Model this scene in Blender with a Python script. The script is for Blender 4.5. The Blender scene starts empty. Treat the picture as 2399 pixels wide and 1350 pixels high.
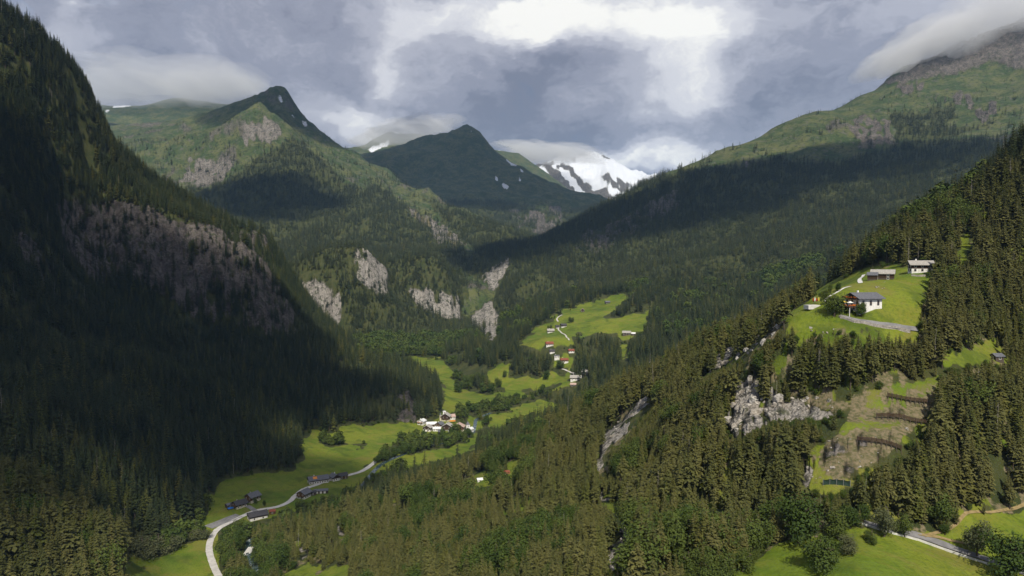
import bpy, bmesh, math, random
import numpy as np
from mathutils import Vector, Matrix, Euler

# ------------------------------------------------------------------ camera
scene = bpy.context.scene
C = scene.collection
R = math.radians
CAM_Z = 230.0                       # drone height above the valley floor
HFOV = R(70.0)
PITCH = math.atan(75.0 / 1713.0)    # looking slightly down
F_PX = 1199.5 / math.tan(HFOV / 2)  # focal length in photograph pixels

cam_d = bpy.data.cameras.new('camera')
cam_d.sensor_width = 36.0
cam_d.angle = HFOV
cam_d.clip_start = 1.0
cam_d.clip_end = 60000.0
cam = bpy.data.objects.new('camera', cam_d)
cam.location = (0, 0, CAM_Z)
cam.rotation_euler = (R(90) - PITCH, 0, 0)
C.objects.link(cam)
scene.camera = cam

# ------------------------------------------------------------------ sky and sun
SUN_EL = R(48.0)
SUN_AZ = R(170.0)        # compass bearing of the sun seen from above (0 = +Y, clockwise): behind the camera, a little to the right
SUN_DIR = Vector((math.sin(SUN_AZ) * math.cos(SUN_EL), math.cos(SUN_AZ) * math.cos(SUN_EL), math.sin(SUN_EL)))

sun_d = bpy.data.lights.new('sun', 'SUN')
sun_d.energy = 5.0
sun_d.angle = R(0.6)
sun_d.color = (1.0, 0.93, 0.80)
sun = bpy.data.objects.new('sun', sun_d)
sun.rotation_euler = SUN_DIR.to_track_quat('Z', 'Y').to_euler()
C.objects.link(sun)

world = bpy.data.worlds.new('World')
scene.world = world
world.use_nodes = True
world.cycles.sampling_method = 'MANUAL'; world.cycles.sample_map_resolution = 128

class NT:
    """small helper round a node tree"""
    def __init__(s, tree):
        s.t = tree; s.n = tree.nodes; s.l = tree.links
    def node(s, typ, **kw):
        n = s.n.new(typ)
        for k, v in kw.items(): setattr(n, k, v)
        return n
    def put(s, sock, v):
        if v is None: return
        if hasattr(v, 'is_output') or hasattr(v, 'links'): s.l.new(v, sock)
        else: sock.default_value = v
    def math(s, op, a, b=None, c=None, clamp=False):
        n = s.node('ShaderNodeMath', operation=op, use_clamp=clamp)
        s.put(n.inputs[0], a)
        if b is not None: s.put(n.inputs[1], b)
        if c is not None: s.put(n.inputs[2], c)
        return n.outputs[0]
    def vmath(s, op, a, b=None, scale=None):
        n = s.node('ShaderNodeVectorMath', operation=op)
        s.put(n.inputs[0], a)
        if b is not None: s.put(n.inputs[1], b)
        if scale is not None: s.put(n.inputs['Scale'], scale)
        return n.outputs[1] if op in ('DOT_PRODUCT', 'LENGTH', 'DISTANCE') else n.outputs[0]
    def mix(s, f, a, b, mode='MIX'):
        n = s.node('ShaderNodeMix', data_type='RGBA', blend_type=mode)
        s.put(n.inputs[0], f); s.put(n.inputs[6], a); s.put(n.inputs[7], b)
        return n.outputs[2]
    def noise(s, vec, scale, detail=4, rough=0.55, dist=0.0, col=False):
        n = s.node('ShaderNodeTexNoise')
        if vec is not None: s.l.new(vec, n.inputs['Vector'])
        n.inputs['Scale'].default_value = scale; n.inputs['Detail'].default_value = detail
        n.inputs['Roughness'].default_value = rough; n.inputs['Distortion'].default_value = dist
        return n.outputs['Color'] if col else n.outputs['Fac']
    def ramp(s, f, lo, hi, smooth=True):
        n = s.node('ShaderNodeMapRange', interpolation_type='SMOOTHSTEP' if smooth else 'LINEAR')
        s.put(n.inputs[0], f); n.inputs[1].default_value = lo; n.inputs[2].default_value = hi
        return n.outputs[0]
    def attr(s, name):
        return s.node('ShaderNodeAttribute', attribute_name=name)
    def mapping(s, vec, scale=(1, 1, 1), loc=(0, 0, 0), rot=(0, 0, 0)):
        n = s.node('ShaderNodeMapping')
        s.l.new(vec, n.inputs[0]); n.inputs['Scale'].default_value = scale
        n.inputs['Location'].default_value = loc; n.inputs['Rotation'].default_value = rot
        return n.outputs[0]

def rgb(r, g, b): return (r, g, b, 1.0)

def build_world():
    t = NT(world.node_tree)
    t.n.clear()
    out = t.node('ShaderNodeOutputWorld'); bg = t.node('ShaderNodeBackground')
    t.l.new(bg.outputs[0], out.inputs[0])
    sky = t.node('ShaderNodeTexSky', sky_type='NISHITA')
    sky.sun_disc = False; sky.sun_elevation = SUN_EL; sky.sun_rotation = SUN_AZ
    sky.altitude = 1500
    bg.inputs['Strength'].default_value = 0.1
    co = t.node('ShaderNodeTexCoord').outputs['Generated']
    # broken cloud deck: direction-space billows, warped
    warp = t.noise(t.mapping(co, (1, 1, 1.7)), 5.5, 5, 0.6, col=True)
    wv = t.vmath('SUBTRACT', warp, (0.5, 0.5, 0.5))
    d = t.vmath('ADD', co, t.vmath('SCALE', wv, scale=0.16))
    sep = t.node('ShaderNodeSeparateXYZ'); t.l.new(d, sep.inputs[0])
    az = t.math('ARCTAN2', sep.outputs[0], sep.outputs[1])
    el = t.math('ARCSINE', t.math('MINIMUM', t.math('MAXIMUM', sep.outputs[2], -1.0), 1.0))
    def ang(u, v):
        a = math.atan2(u - 1199.5, F_PX); e = math.atan((600 - v) / F_PX * math.cos(a)); return a, e
    def blob(u, v, su, sv, gain, tilt=0.0):
        a0, e0 = ang(u, v); sa = su / F_PX; se = sv / F_PX
        da = t.math('SUBTRACT', az, a0); de = t.math('SUBTRACT', el, e0)
        c, s_ = math.cos(tilt), math.sin(tilt)
        p = t.math('ADD', t.math('MULTIPLY', da, c / sa), t.math('MULTIPLY', de, s_ / sa))
        q = t.math('ADD', t.math('MULTIPLY', da, -s_ / se), t.math('MULTIPLY', de, c / se))
        r2 = t.math('ADD', t.math('MULTIPLY', p, p), t.math('MULTIPLY', q, q))
        return t.math('MULTIPLY', t.math('EXPONENT', t.math('MULTIPLY', r2, -1.0)), gain)
    # brightness field: deck + sunlit gaps between the clouds + darker bellies
    blobs = [(1400, 60, 250, 95, .72, 0), (1600, 130, 120, 150, .44, .4), (1010, 65, 120, 60, .48, 0),
             (950, 175, 75, 55, .50, 0), (850, 285, 150, 48, .55, -.3), (1500, 370, 220, 34, .62, 0),
             (120, 95, 70, 45, .36, .5), (165, 12, 30, 14, .3, 0), (1230, 70, 130, 50, .34, .2), (1750, 345, 150, 45, .16, .4),
             (2250, 15, 300, 60, .22, 0), (2000, 130, 200, 60, .06, .4), (1560, 250, 100, 60, .2, 0),
             (1230, 200, 190, 55, -.44, .35), (1040, 120, 70, 35, -.16, .5), (1300, 320, 210, 42, -.26, 0), (1480, 15, 60, 20, -.2, 0),
             (430, 160, 330, 95, -.06, 0), (1850, 170, 170, 60, -.04, .5), (1750, 270, 260, 60, -.10, .3), (400, 235, 300, 40, -.14, 0), (700, 60, 150, 60, .04, 0)]
    s = None
    for b in blobs:
        o = blob(*b); s = o if s is None else t.math('ADD', s, o)
    n1 = t.noise(t.mapping(d, (1, 1, 1.9)), 6.5, 7, 0.55)
    n2 = t.noise(t.mapping(d, (1, 1, 1.5), (3, 1, 2)), 21.0, 6, 0.6)
    n3 = t.noise(t.mapping(d, (1, 1, 2.4), (7, 5, 2)), 2.6, 3, 0.5)
    br = t.math('ADD', t.math('ADD', s, 0.45), t.math('MULTIPLY', t.math('SUBTRACT', n1, 0.5), 0.80))
    br = t.math('ADD', br, t.math('MULTIPLY', t.math('SUBTRACT', n2, 0.5), 0.46))
    br = t.math('ADD', br, t.math('MULTIPLY', t.math('SUBTRACT', n3, 0.5), 0.25))
    n4 = t.noise(t.mapping(d, (1, 1, 1.3), (9, 2, 4)), 58.0, 4, 0.6)
    br = t.math('ADD', br, t.math('MULTIPLY', t.math('SUBTRACT', n4, 0.5), 0.10))
    br = t.math('MULTIPLY', br, 0.86)
    cr = t.node('ShaderNodeValToRGB')
    t.l.new(br, cr.inputs[0])
    e = cr.color_ramp; e.interpolation = 'EASE'
    stops = [(0.0, (.19, .23, .33)), (.18, (.220, .240, .315)), (.36, (.322, .338, .420)), (.54, (.475, .488, .565)), (.76, (.74, .745, .79)), (1.0, (1.06, 1.05, 1.0))]
    while len(e.elements) < len(stops): e.elements.new(0.5)
    for el_, (p, c) in zip(e.elements, stops): el_.position = p; el_.color = (*c, 1)
    # thin violet-blue openings where the clear sky shows (upper left)
    cloud = t.vmath('SCALE', cr.outputs[0], scale=10.0)
    hole = t.math('ADD', blob(20, 30, 130, 60, 0.55), blob(330, 10, 120, 40, .25))
    hole = t.math('MULTIPLY', hole, t.ramp(n1, .42, .6), clamp=True)
    col = t.mix(hole, cloud, sky.outputs[0])
    t.l.new(col, bg.inputs['Color'])
build_world()

vs = scene.view_settings
vs.view_transform = 'Standard'; vs.look = 'None'; vs.gamma = 1.0; vs.exposure = 0.0
vs.use_curve_mapping = False
scene.cycles.max_bounces = 6
scene.cycles.diffuse_bounces = 2
scene.cycles.glossy_bounces = 1
scene.cycles.transmission_bounces = 1
scene.cycles.transparent_max_bounces = 16
scene.cycles.volume_bounces = 2
scene.cycles.use_denoising = True
scene.cycles.use_adaptive_sampling = True
scene.cycles.adaptive_threshold = 0.02

# ------------------------------------------------------------------ maths helpers
rng = np.random.default_rng(7)
random.seed(11)
CP, SP = math.cos(PITCH), math.sin(PITCH)

def G(u, v, d):
    """point seen at photograph pixel (u, v), d metres ahead of the camera"""
    a, b = (u - 1199.5) / F_PX, (675.0 - v) / F_PX
    y, z = CP + b * SP, b * CP - SP
    return (a * d / y, d, CAM_Z + z * d / y)

def project(x, y, z):
    zz = z - CAM_Z
    f = y * CP - zz * SP
    up = y * SP + zz * CP
    return 1199.5 + F_PX * x / f, 675.0 - F_PX * up / f

def _hash(ix, iy, seed):
    h = (ix.astype(np.int64) * 374761393 + iy.astype(np.int64) * 668265263 + seed * 1442695041) & 0xFFFFFFFF
    h = ((h ^ (h >> 13)) * 1274126177) & 0xFFFFFFFF
    h = ((h ^ (h >> 16)) * 2246822519) & 0xFFFFFFFF
    return ((h ^ (h >> 15)) & 0xFFFFFF) / float(0xFFFFFF)

def vnoise(x, y, seed=0):
    ix, iy = np.floor(x), np.floor(y)
    fx, fy = x - ix, y - iy
    fx = fx * fx * fx * (fx * (fx * 6 - 15) + 10); fy = fy * fy * fy * (fy * (fy * 6 - 15) + 10)
    a, b = _hash(ix, iy, seed), _hash(ix + 1, iy, seed)
    c, d = _hash(ix, iy + 1, seed), _hash(ix + 1, iy + 1, seed)
    return (a + (b - a) * fx) * (1 - fy) + (c + (d - c) * fx) * fy

def fbm(x, y, octs=5, seed=0, gain=0.5, ridged=False):
    s = 0; amp = 1.0; tot = 0
    for o in range(octs):
        n = vnoise(x, y, seed + o * 17)
        if ridged: n = 1 - abs(2 * n - 1)
        s = s + amp * n; tot += amp
        amp *= gain
        x, y = 1.6 * x + 1.2 * y + 13.7, -1.2 * x + 1.6 * y + 5.1
    return s / tot

def smooth(a, b, x):
    t = np.clip((x - a) / (b - a), 0, 1); return t * t * (3 - 2 * t)

# ------------------------------------------------------------------ terrain
# Every mountain is a mass of its own: a height surface through surveyed points; the ground is their union.
NA, NR = 1150, 800
AZ0, AZ1 = R(-44), R(44)
R0, R1 = 120.0, 14500.0
az_ = np.linspace(AZ0, AZ1, NA)
# finer rings near, where one sees the ground best
rr_ = R0 * (R1 / R0) ** (np.linspace(0, 1, NR) ** 1.0)
AZg, RRg = np.meshgrid(az_, rr_, indexing='ij')
X = (np.sin(AZg) * RRg); Y = (np.cos(AZg) * RRg)

class Mass:
    def __init__(s, name, pts, world_pts=(), behind=(), c=20.0, reach=200.0, fall=0.6, noise=(60, 5, 5), ridged=False):
        p = [G(*q) for q in pts] + [tuple(q) for q in world_pts]
        for (u, v, d, dd, drop) in behind:
            x, y, z = G(u, v, d); k = (d + dd) / d
            p.append((x * k, y * k, z - drop))
        P = np.array(p, float)
        s.name = name; s.P = P; s.c = c; s.reach = reach; s.fall = fall; s.noise = noise; s.ridged = ridged
        n = len(P)
        D = np.sqrt(((P[:, None, :2] - P[None, :, :2]) ** 2).sum(-1) + c * c)
        A = np.zeros((n + 3, n + 3)); A[:n, :n] = D + np.eye(n) * -0.0
        L = np.c_[np.ones(n), P[:, :2] / 1000]
        A[:n, n:] = L; A[n:, :n] = L.T
        s.w = np.linalg.solve(A, np.r_[P[:, 2], 0, 0, 0])
    def __call__(s, x, y):
        sh = x.shape
        b = s.reach + 700
        lo, hi = s.P.min(0) - b, s.P.max(0) + b
        box = (x > lo[0]) & (x < hi[0]) & (y > lo[1]) & (y < hi[1])
        full = np.full(sh, -5000.0)
        x = x[box].astype(np.float32); y = y[box].astype(np.float32)
        z = s.w[-3] + s.w[-2] * x / 1000 + s.w[-1] * y / 1000
        dm = np.full(x.shape, 1e18, np.float32)
        for (px, py, _), w in zip(s.P.astype(np.float32), s.w.astype(np.float32)):
            r2 = (x - px) ** 2 + (y - py) ** 2
            z += w * np.sqrt(r2 + s.c * s.c); np.minimum(dm, r2, out=dm)
        z -= s.fall * np.maximum(0, np.sqrt(dm) - s.reach)
        L, amp, octs = s.noise
        z += amp * (fbm(x / L, y / L, octs, seed=hash_name(s.name), ridged=s.ridged) * 2 - 1)
        full[box] = z
        return full

def hash_name(n): return sum(ord(ch) * (i + 3) for i, ch in enumerate(n)) % 977

floor_m = Mass('valley_floor',
    [(400, 1310, 555), (560, 1280, 580), (640, 1180, 670), (800, 1080, 815), (850, 1010, 965), (1000, 1000, 985), (1100, 1010, 970),
     (1080, 920, 1250), (1080, 850, 1520), (1250, 880, 1380), (1180, 960, 1090), (1100, 820, 1700), (1150, 780, 2000), (1330, 880, 1340)],
    [(-250, 300, -5), (-350, 500, -5), (0, 500, -5), (300, 1500, 20), (-900, 1500, 0), (-600, 2000, 20), (0, 2200, 30), (300, 2300, 60),
     (-100, 2600, 60), (-1500, 3000, 60), (1500, 3000, 150), (0, 4500, 300), (-2500, 5000, 400), (2500, 5000, 400), (0, 9000, 900), (-6000, 9000, 900), (6000, 9000, 900)],
    c=60, reach=3000, fall=0, noise=(140, 2.0, 4))

right_m = Mass('hillside_right',
    [(2399, 1200, 262), (2399, 1350, 225), (2150, 1240, 245), (1880, 1270, 235), (1560, 1350, 222), (1720, 1330, 220),
     (1300, 1350, 290), (1050, 1350, 350), (830, 1350, 430), (700, 1330, 490), (640, 1270, 570), (700, 1240, 615), (800, 1200, 650), (900, 1130, 715), (1000, 1100, 750),
     (1100, 1070, 810), (1180, 1020, 900), (1000, 1250, 470), (1200, 1200, 430), (1200, 1100, 560), (1400, 1150, 390), (1450, 1250, 320),
     (1400, 1020, 500), (1600, 1100, 335), (1600, 970, 400), (1750, 1150, 285), (1740, 1015, 302), (1700, 925, 350), (1770, 905, 335),
     (1870, 960, 315), (1950, 1120, 262), (1950, 1000, 288), (2100, 1030, 275), (2100, 930, 298), (2100, 820, 320), (2000, 775, 322), (2060, 745, 330), (2000, 725, 335),
     (1900, 725, 345), (1840, 765, 345), (1780, 825, 350), (1850, 850, 330), (2150, 642, 405), (2060, 655, 378), (1950, 685, 368), (2180, 770, 328), (2250, 900, 300),
     (2399, 1000, 290), (2399, 850, 325), (2300, 720, 375), (2399, 620, 400), (2300, 580, 440), (2399, 340, 540), (2300, 430, 550),
     (2180, 500, 570), (2080, 570, 590), (1990, 630, 600), (1900, 695, 570), (1820, 745, 530), (1700, 810, 510), (1600, 855, 515), (1500, 905, 550),
     (1400, 950, 630), (1330, 980, 710), (1230, 1020, 800)],
    [(60, 150, 128), (200, 120, 132), (0, 150, 100), (-60, 200, 60), (-150, 300, 10), (350, 300, 190), (420, 420, 290), (300, 120, 160), (330, 200, 172)],
    behind=[(2399, 340, 540, 200, 20), (2180, 500, 570, 200, 60), (1990, 630, 600, 200, 80), (1900, 695, 570, 220, 90), (1820, 745, 530, 250, 90),
            (1700, 810, 510, 250, 90), (1600, 855, 515, 250, 90), (1500, 905, 550, 260, 90), (1400, 950, 630, 240, 80), (1330, 980, 710, 200, 70)],
    c=8, reach=140, fall=0.7, noise=(38, 3.5, 5))

left_m = Mass('mountain_left',
    [(290, 1350, 520), (380, 1275, 580), (480, 1195, 660), (520, 1145, 725), (690, 1112, 770), (730, 1010, 960), (880, 1000, 985), (1010, 990, 1010), (1035, 905, 1300),
     (1000, 865, 1500), (900, 845, 1640), (960, 930, 1120), (860, 900, 1200),
     (0, 1350, 380), (200, 1260, 470), (0, 1200, 430), (200, 1110, 560), (0, 1000, 560), (200, 960, 680), (400, 1060, 680), (600, 1010, 850), (400, 910, 850), (600, 910, 1050),
     (0, 800, 780), (200, 800, 950), (450, 810, 1180), (600, 830, 1240), (800, 910, 1200), (720, 830, 1310),
     (180, 660, 1150), (330, 715, 1240), (470, 775, 1265), (560, 775, 1310), (690, 805, 1350),
     (140, 500, 1270), (290, 478, 1375), (410, 525, 1400), (560, 565, 1430), (620, 620, 1440), (670, 700, 1430),
     (0, 600, 900), (0, 400, 1050), (0, 225, 1180), (100, 310, 1250), (200, 400, 1380), (350, 450, 1550), (300, 420, 1520), (500, 530, 1600),
     (0, 82, 1260), (60, 130, 1290), (110, 188, 1320), (140, 214, 1340), (160, 196, 1380), (200, 218, 1440), (228, 260, 1500), (250, 325, 1560), (300, 375, 1610), (430, 470, 1690), (520, 522, 1720),
     (620, 555, 1740), (650, 595, 1720), (678, 680, 1650), (705, 745, 1600), (760, 812, 1570), (800, 858, 1560),
     (-300, -130, 1300), (-300, 400, 900), (-300, 900, 600), (-300, 1300, 400), (-700, 200, 900), (-600, 1000, 500)],
    behind=[(0, 82, 1260, 350, 200), (140, 170, 1350, 350, 250), (228, 260, 1500, 300, 250), (300, 375, 1610, 300, 200), (430, 470, 1690, 300, 200), (520, 522, 1720, 300, 200),
            (620, 555, 1740, 300, 220), (678, 680, 1650, 250, 140), (-300, -130, 1300, 400, 200)],
    c=12, reach=260, fall=0.8, noise=(110, 13, 6))

knob_m = Mass('cliff_knob_west',
    [(668, 650, 2050), (700, 612, 2080), (770, 582, 2100), (860, 585, 2120), (898, 620, 2150), (915, 690, 2120), (712, 672, 1960), (800, 690, 1950), (760, 785, 1890), (810, 775, 1880),
     (850, 612, 2080), (880, 705, 2000), (800, 838, 1740), (900, 826, 1780), (950, 845, 1750), (690, 800, 1850), (640, 700, 1950), (920, 780, 1950), (860, 760, 1900)],
    behind=[(770, 582, 2100, 300, 70), (898, 620, 2150, 200, 100), (668, 650, 2050, 250, 60)],
    c=15, reach=150, fall=0.9, noise=(90, 16, 6))
knob2_m = Mass('cliff_knob_east',
    [(935, 630, 2250), (965, 605, 2280), (1000, 598, 2300), (1050, 628, 2330), (1082, 680, 2320), (1100, 745, 2250), (955, 685, 2190), (1070, 692, 2250), (970, 745, 2120), (1080, 755, 2170),
     (1000, 805, 1950), (1100, 805, 2000), (1145, 785, 2060), (920, 720, 2150)],
    behind=[(965, 605, 2280, 250, 70), (1050, 628, 2330, 250, 90)],
    c=15, reach=130, fall=0.9, noise=(90, 16, 6))

right_big = Mass('mountain_right',
    [(2399, 45, 4300), (2300, 85, 4200), (2200, 125, 4100), (2110, 165, 4000), (2020, 220, 3800), (1900, 265, 3650), (1800, 305, 3550), (1700, 350, 3450), (1600, 395, 3350), (1500, 437, 3200),
     (1400, 487, 3080), (1300, 540, 2950), (1262, 565, 2900), (1160, 578, 2800), (1078, 608, 2700), (1100, 670, 2480), (1180, 620, 2520), (1150, 705, 2320), (1160, 775, 2080), (1220, 720, 2150),
     (1400, 645, 2300), (1700, 575, 2300), (2000, 485, 2450), (2200, 430, 2500), (2399, 300, 2900), (2399, 180, 3500), (2150, 270, 3350), (1900, 380, 3000), (1650, 470, 2850), (1450, 550, 2650),
     (1350, 768, 1500), (1460, 708, 1640), (1300, 806, 1360), (1450, 800, 1400), (1700, 695, 1700), (1900, 635, 1700), (1210, 806, 1450), (1230, 890, 1290), (1330, 865, 1300), (1400, 850, 1250), (1500, 760, 1480),
     (1320, 690, 1850), (1600, 640, 1950), (2050, 560, 1800), (2300, 480, 1900), (1550, 820, 1200), (1230, 660, 2250)],
    [(1500, 1300, 350), (1200, 900, 200), (2600, 2500, 900), (3600, 3000, 1500)],
    behind=[(2399, 45, 4300, 900, 100), (2020, 220, 3800, 700, 250), (1700, 350, 3450, 600, 250), (1500, 437, 3200, 600, 250), (1300, 540, 2950, 600, 150), (1160, 578, 2800, 400, 90)],
    c=30, reach=450, fall=0.7, noise=(230, 26, 7))

peak_m = Mass('mountain_peak_west',
    [(655, 205, 4800), (640, 208, 4820), (672, 218, 4780), (700, 262, 4740), (725, 290, 4700), (760, 318, 4650), (840, 366, 4550), (910, 396, 4400), (1000, 446, 4100), (1100, 505, 3800), (1200, 548, 3500),
     (600, 224, 4850), (540, 252, 4950), (480, 274, 5050), (400, 294, 5200), (330, 306, 5300), (608, 244, 4350), (565, 272, 4300), (645, 275, 4290), (520, 296, 4250), (430, 322, 4200), (340, 340, 4150), (290, 338, 4250),
     (650, 275, 4520), (705, 325, 4380), (680, 305, 4230), (740, 352, 4120), (830, 425, 3880), (920, 486, 3600), (1000, 525, 3350), (1060, 565, 3150),
     (560, 336, 4050), (500, 400, 3850), (440, 440, 3700), (600, 430, 3650), (700, 430, 3700), (650, 520, 3300), (800, 500, 3400), (850, 560, 3000), (950, 575, 2950), (420, 480, 3500), (650, 580, 2900),
     (850, 400, 4350), (950, 455, 4000), (700, 630, 2700), (900, 610, 2700), (1060, 608, 2780), (300, 420, 4000), (250, 345, 4600), (240, 420, 4000), (1150, 570, 3200)],
    behind=[(608, 247, 4350, 130, 60), (565, 272, 4300, 130, 55), (520, 296, 4250, 130, 50), (430, 322, 4200, 150, 50), (645, 275, 4290, 120, 45), (740, 352, 4120, 150, 40), (655, 205, 4800, 700, 500), (540, 252, 4950, 800, 400), (840, 366, 4550, 700, 400), (1000, 446, 4100, 600, 300), (1150, 525, 3650, 500, 200)],
    c=8, reach=500, fall=0.7, noise=(330, 38, 7), ridged=True)

peak2_m = Mass('mountain_peak_centre',
    [(1095, 297, 7000), (1070, 312, 7030), (1050, 325, 7060), (1000, 330, 7200), (910, 370, 7300), (860, 395, 7300), (1120, 312, 6950), (1150, 340, 6900), (1200, 382, 6800), (1300, 428, 6500), (1400, 466, 6200), (1450, 484, 6100),
     (1080, 400, 6300), (1000, 420, 6200), (1200, 450, 5900), (1100, 480, 5500), (1250, 500, 5400), (1100, 540, 4800), (1200, 565, 4600), (1300, 545, 5000), (950, 470, 5600)],
    behind=[(1095, 297, 7000, 900, 600), (1200, 382, 6800, 800, 400), (1400, 466, 6200, 800, 300), (910, 370, 7300, 800, 300)],
    c=12, reach=900, fall=0.6, noise=(420, 58, 7), ridged=True)

far_m = Mass('mountain_ridge_far',
    [(200, 255, 7500), (240, 250, 7500), (300, 252, 7500), (400, 238, 7500), (470, 240, 7500), (530, 247, 7500), (600, 262, 7600), (250, 330, 5600), (400, 325, 5700), (300, 290, 6600), (450, 285, 6600),
     (845, 342, 9000), (880, 325, 9100), (920, 312, 9200), (980, 318, 9200), (1050, 330, 9300), (850, 392, 8000), (1000, 380, 8200), (750, 340, 8500)],
    behind=[(400, 238, 7500, 800, 300), (920, 312, 9200, 800, 400), (240, 250, 7500, 800, 300)],
    c=40, reach=900, fall=0.6, noise=(480, 60, 7))

snow_m = Mass('mountain_snowy',
    [(1150, 420, 11000), (1180, 405, 11000), (1230, 390, 11000), (1310, 370, 11000), (1345, 364, 11000), (1390, 354, 11000), (1440, 380, 11000), (1500, 415, 11000), (1560, 428, 11000), (1650, 440, 11000), (1400, 475, 9500), (1250, 440, 9800), (1320, 420, 10200), (1380, 420, 10000), (1500, 470, 9500)],
    behind=[(1390, 354, 11000, 1200, 500), (1230, 390, 11000, 1200, 400), (1560, 428, 11000, 1200, 300)],
    c=40, reach=1500, fall=0.6, noise=(520, 95, 7), ridged=True)

MASSES = [floor_m, right_m, left_m, knob_m, knob2_m, right_big, peak_m, peak2_m, far_m, snow_m]
(FLOOR, RIGHT, LEFT, KNOB, KNOB2, BIG, PEAK, PEAK2, FAR, SNOWM) = range(10)
Z = MASSES[0](X, Y); MID = np.zeros(Z.shape, np.int8)
for i, m in enumerate(MASSES[1:], 1):
    z = m(X, Y)
    MID[z > Z] = i
    k = 0.004 * RRg + 1.0
    h = np.clip(0.5 + 0.5 * (z - Z) / k, 0, 1)
    Z = Z * (1 - h) + z * h + k * h * (1 - h)

U, V = project(X, Y, Z)

# ------------------------------------------------------------------ what grows where
# jitter keeps the outlines ragged, as forest edges and scree are
JU = (fbm(X / 22, Y / 22, 4, 5) - .5); JV = (fbm(X / 22 + 90, Y / 22, 4, 9) - .5)
JS = 24.0 * 700 / np.maximum(RRg, 700) + 10
UJ = U + JU * JS * 2.0; VJ = V + JV * JS * 1.4
COV = {k: np.zeros(Z.shape, np.float32) for k in ('meadow', 'rock', 'alpine', 'snow', 'gravel', 'dry')}

def inside(poly, uu, vv):
    r = np.zeros(uu.shape, bool)
    n = len(poly)
    for i in range(n):
        (x0, y0), (x1, y1) = poly[i], poly[(i + 1) % n]
        if y0 == y1: continue
        c = ((y0 > vv) != (y1 > vv))
        r ^= c & (uu < (x1 - x0) * (vv - y0) / (y1 - y0) + x0)
    return r

def region(masses, poly):
    return np.isin(MID, masses) & inside(poly, UJ, VJ)

VIEW_OPEN = []
def paint(k, masses, poly, val=1.0, view=True):
    m = region(masses, poly)
    if view and k in ('meadow', 'rock', 'gravel'): VIEW_OPEN.append(poly)
    for q in COV: COV[q][m] = 0
    COV[k][m] = val

def strip(pts, w):
    a = [(u + w, v + w * .3) for u, v in pts]; b = [(u - w, v - w * .3) for u, v in pts]
    return a + b[::-1]

N1 = fbm(X / 90, Y / 90, 5, 31); N2 = fbm(X / 18, Y / 18, 4, 47); NBIG = fbm(X / 400, Y / 400, 5, 63)

COV['meadow'][MID == FLOOR] = 1
FLOOR_TREES = [
    [(886, 1072), (920, 1048), (1000, 1030), (1100, 1010), (1150, 985), (1160, 1000), (1120, 1022), (1060, 1037), (960, 1062), (900, 1085), (860, 1110), (860, 1095)],
    [(735, 1030), (765, 1018), (850, 1042), (845, 1054), (740, 1042)],
    [(515, 1245), (560, 1222), (640, 1205), (760, 1180), (720, 1230), (690, 1275), (640, 1345), (530, 1345), (520, 1290)],
    [(305, 1268), (340, 1250), (400, 1232), (495, 1240), (488, 1268), (425, 1272), (410, 1290), (330, 1306)],
    [(1062, 885), (1130, 858), (1165, 900), (1150, 932), (1085, 912)],
    [(1100, 962), (1230, 925), (1330, 890), (1325, 930), (1190, 965), (1130, 985)],
    [(600, 1232), (700, 1206), (800, 1170), (860, 1122), (900, 1095), (870, 1150), (780, 1210), (700, 1250), (620, 1280)],
    [(600, 838), (1020, 838), (1100, 842), (1140, 835), (1260, 845), (1300, 870), (1240, 860), (1200, 840), (1300, 500), (600, 500)],
    [(440, 1230), (490, 1150), (485, 1200), (470, 1230)],
    [(1050, 990), (1062, 965), (1110, 955), (1100, 990)],
]
FT = np.zeros(Z.shape, bool)
for p in FLOOR_TREES: FT |= region([FLOOR], p)
COV['meadow'][FT] = 0
COV['meadow'][(MID == FLOOR) & (Y > 1750)] = 0
COV['meadow'][(MID == FLOOR) & (Y < 400)] = 0

# valley-side meadows
paint('meadow', [LEFT], [(285, 1350), (300, 1302), (345, 1285), (420, 1292), (430, 1270), (490, 1270), (500, 1300), (520, 1350), (520, 1400), (280, 1400)])
paint('meadow', [LEFT], [(485, 1225), (505, 1142), (690, 1108), (712, 1040), (738, 1010), (880, 996), (1000, 992), (1000, 1100), (600, 1300)], view=False)
paint('meadow', [LEFT], [(1038, 880), (1070, 870), (1070, 1000), (1036, 985)])
paint('meadow', [RIGHT], [(1560, 1400), (1700, 1350), (1780, 1312), (1812, 1275), (1850, 1262), (1900, 1268), (1990, 1250), (2000, 1225), (2140, 1252), (2310, 1318), (2399, 1345), (2399, 1450), (1560, 1450)])
paint('meadow', [RIGHT], [(2150, 1262), (2225, 1236), (2262, 1203), (2330, 1200), (2460, 1172), (2460, 1345), (2310, 1312)])
paint('meadow', [RIGHT], [(1845, 745), (1890, 712), (1930, 672), (2010, 640), (2100, 632), (2185, 632), (2186, 670), (2152, 715), (2142, 748), (2140, 766), (2060, 782), (1985, 784), (1940, 790), (1905, 786), (1870, 774)], view=False)
VIEW_OPEN.append([(1845, 745), (1890, 712), (1930, 672), (2010, 640), (2100, 632), (2185, 632), (2186, 670), (2152, 715), (2142, 748), (2136, 784), (2060, 770), (1985, 766), (1930, 772), (1880, 764)])
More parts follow.
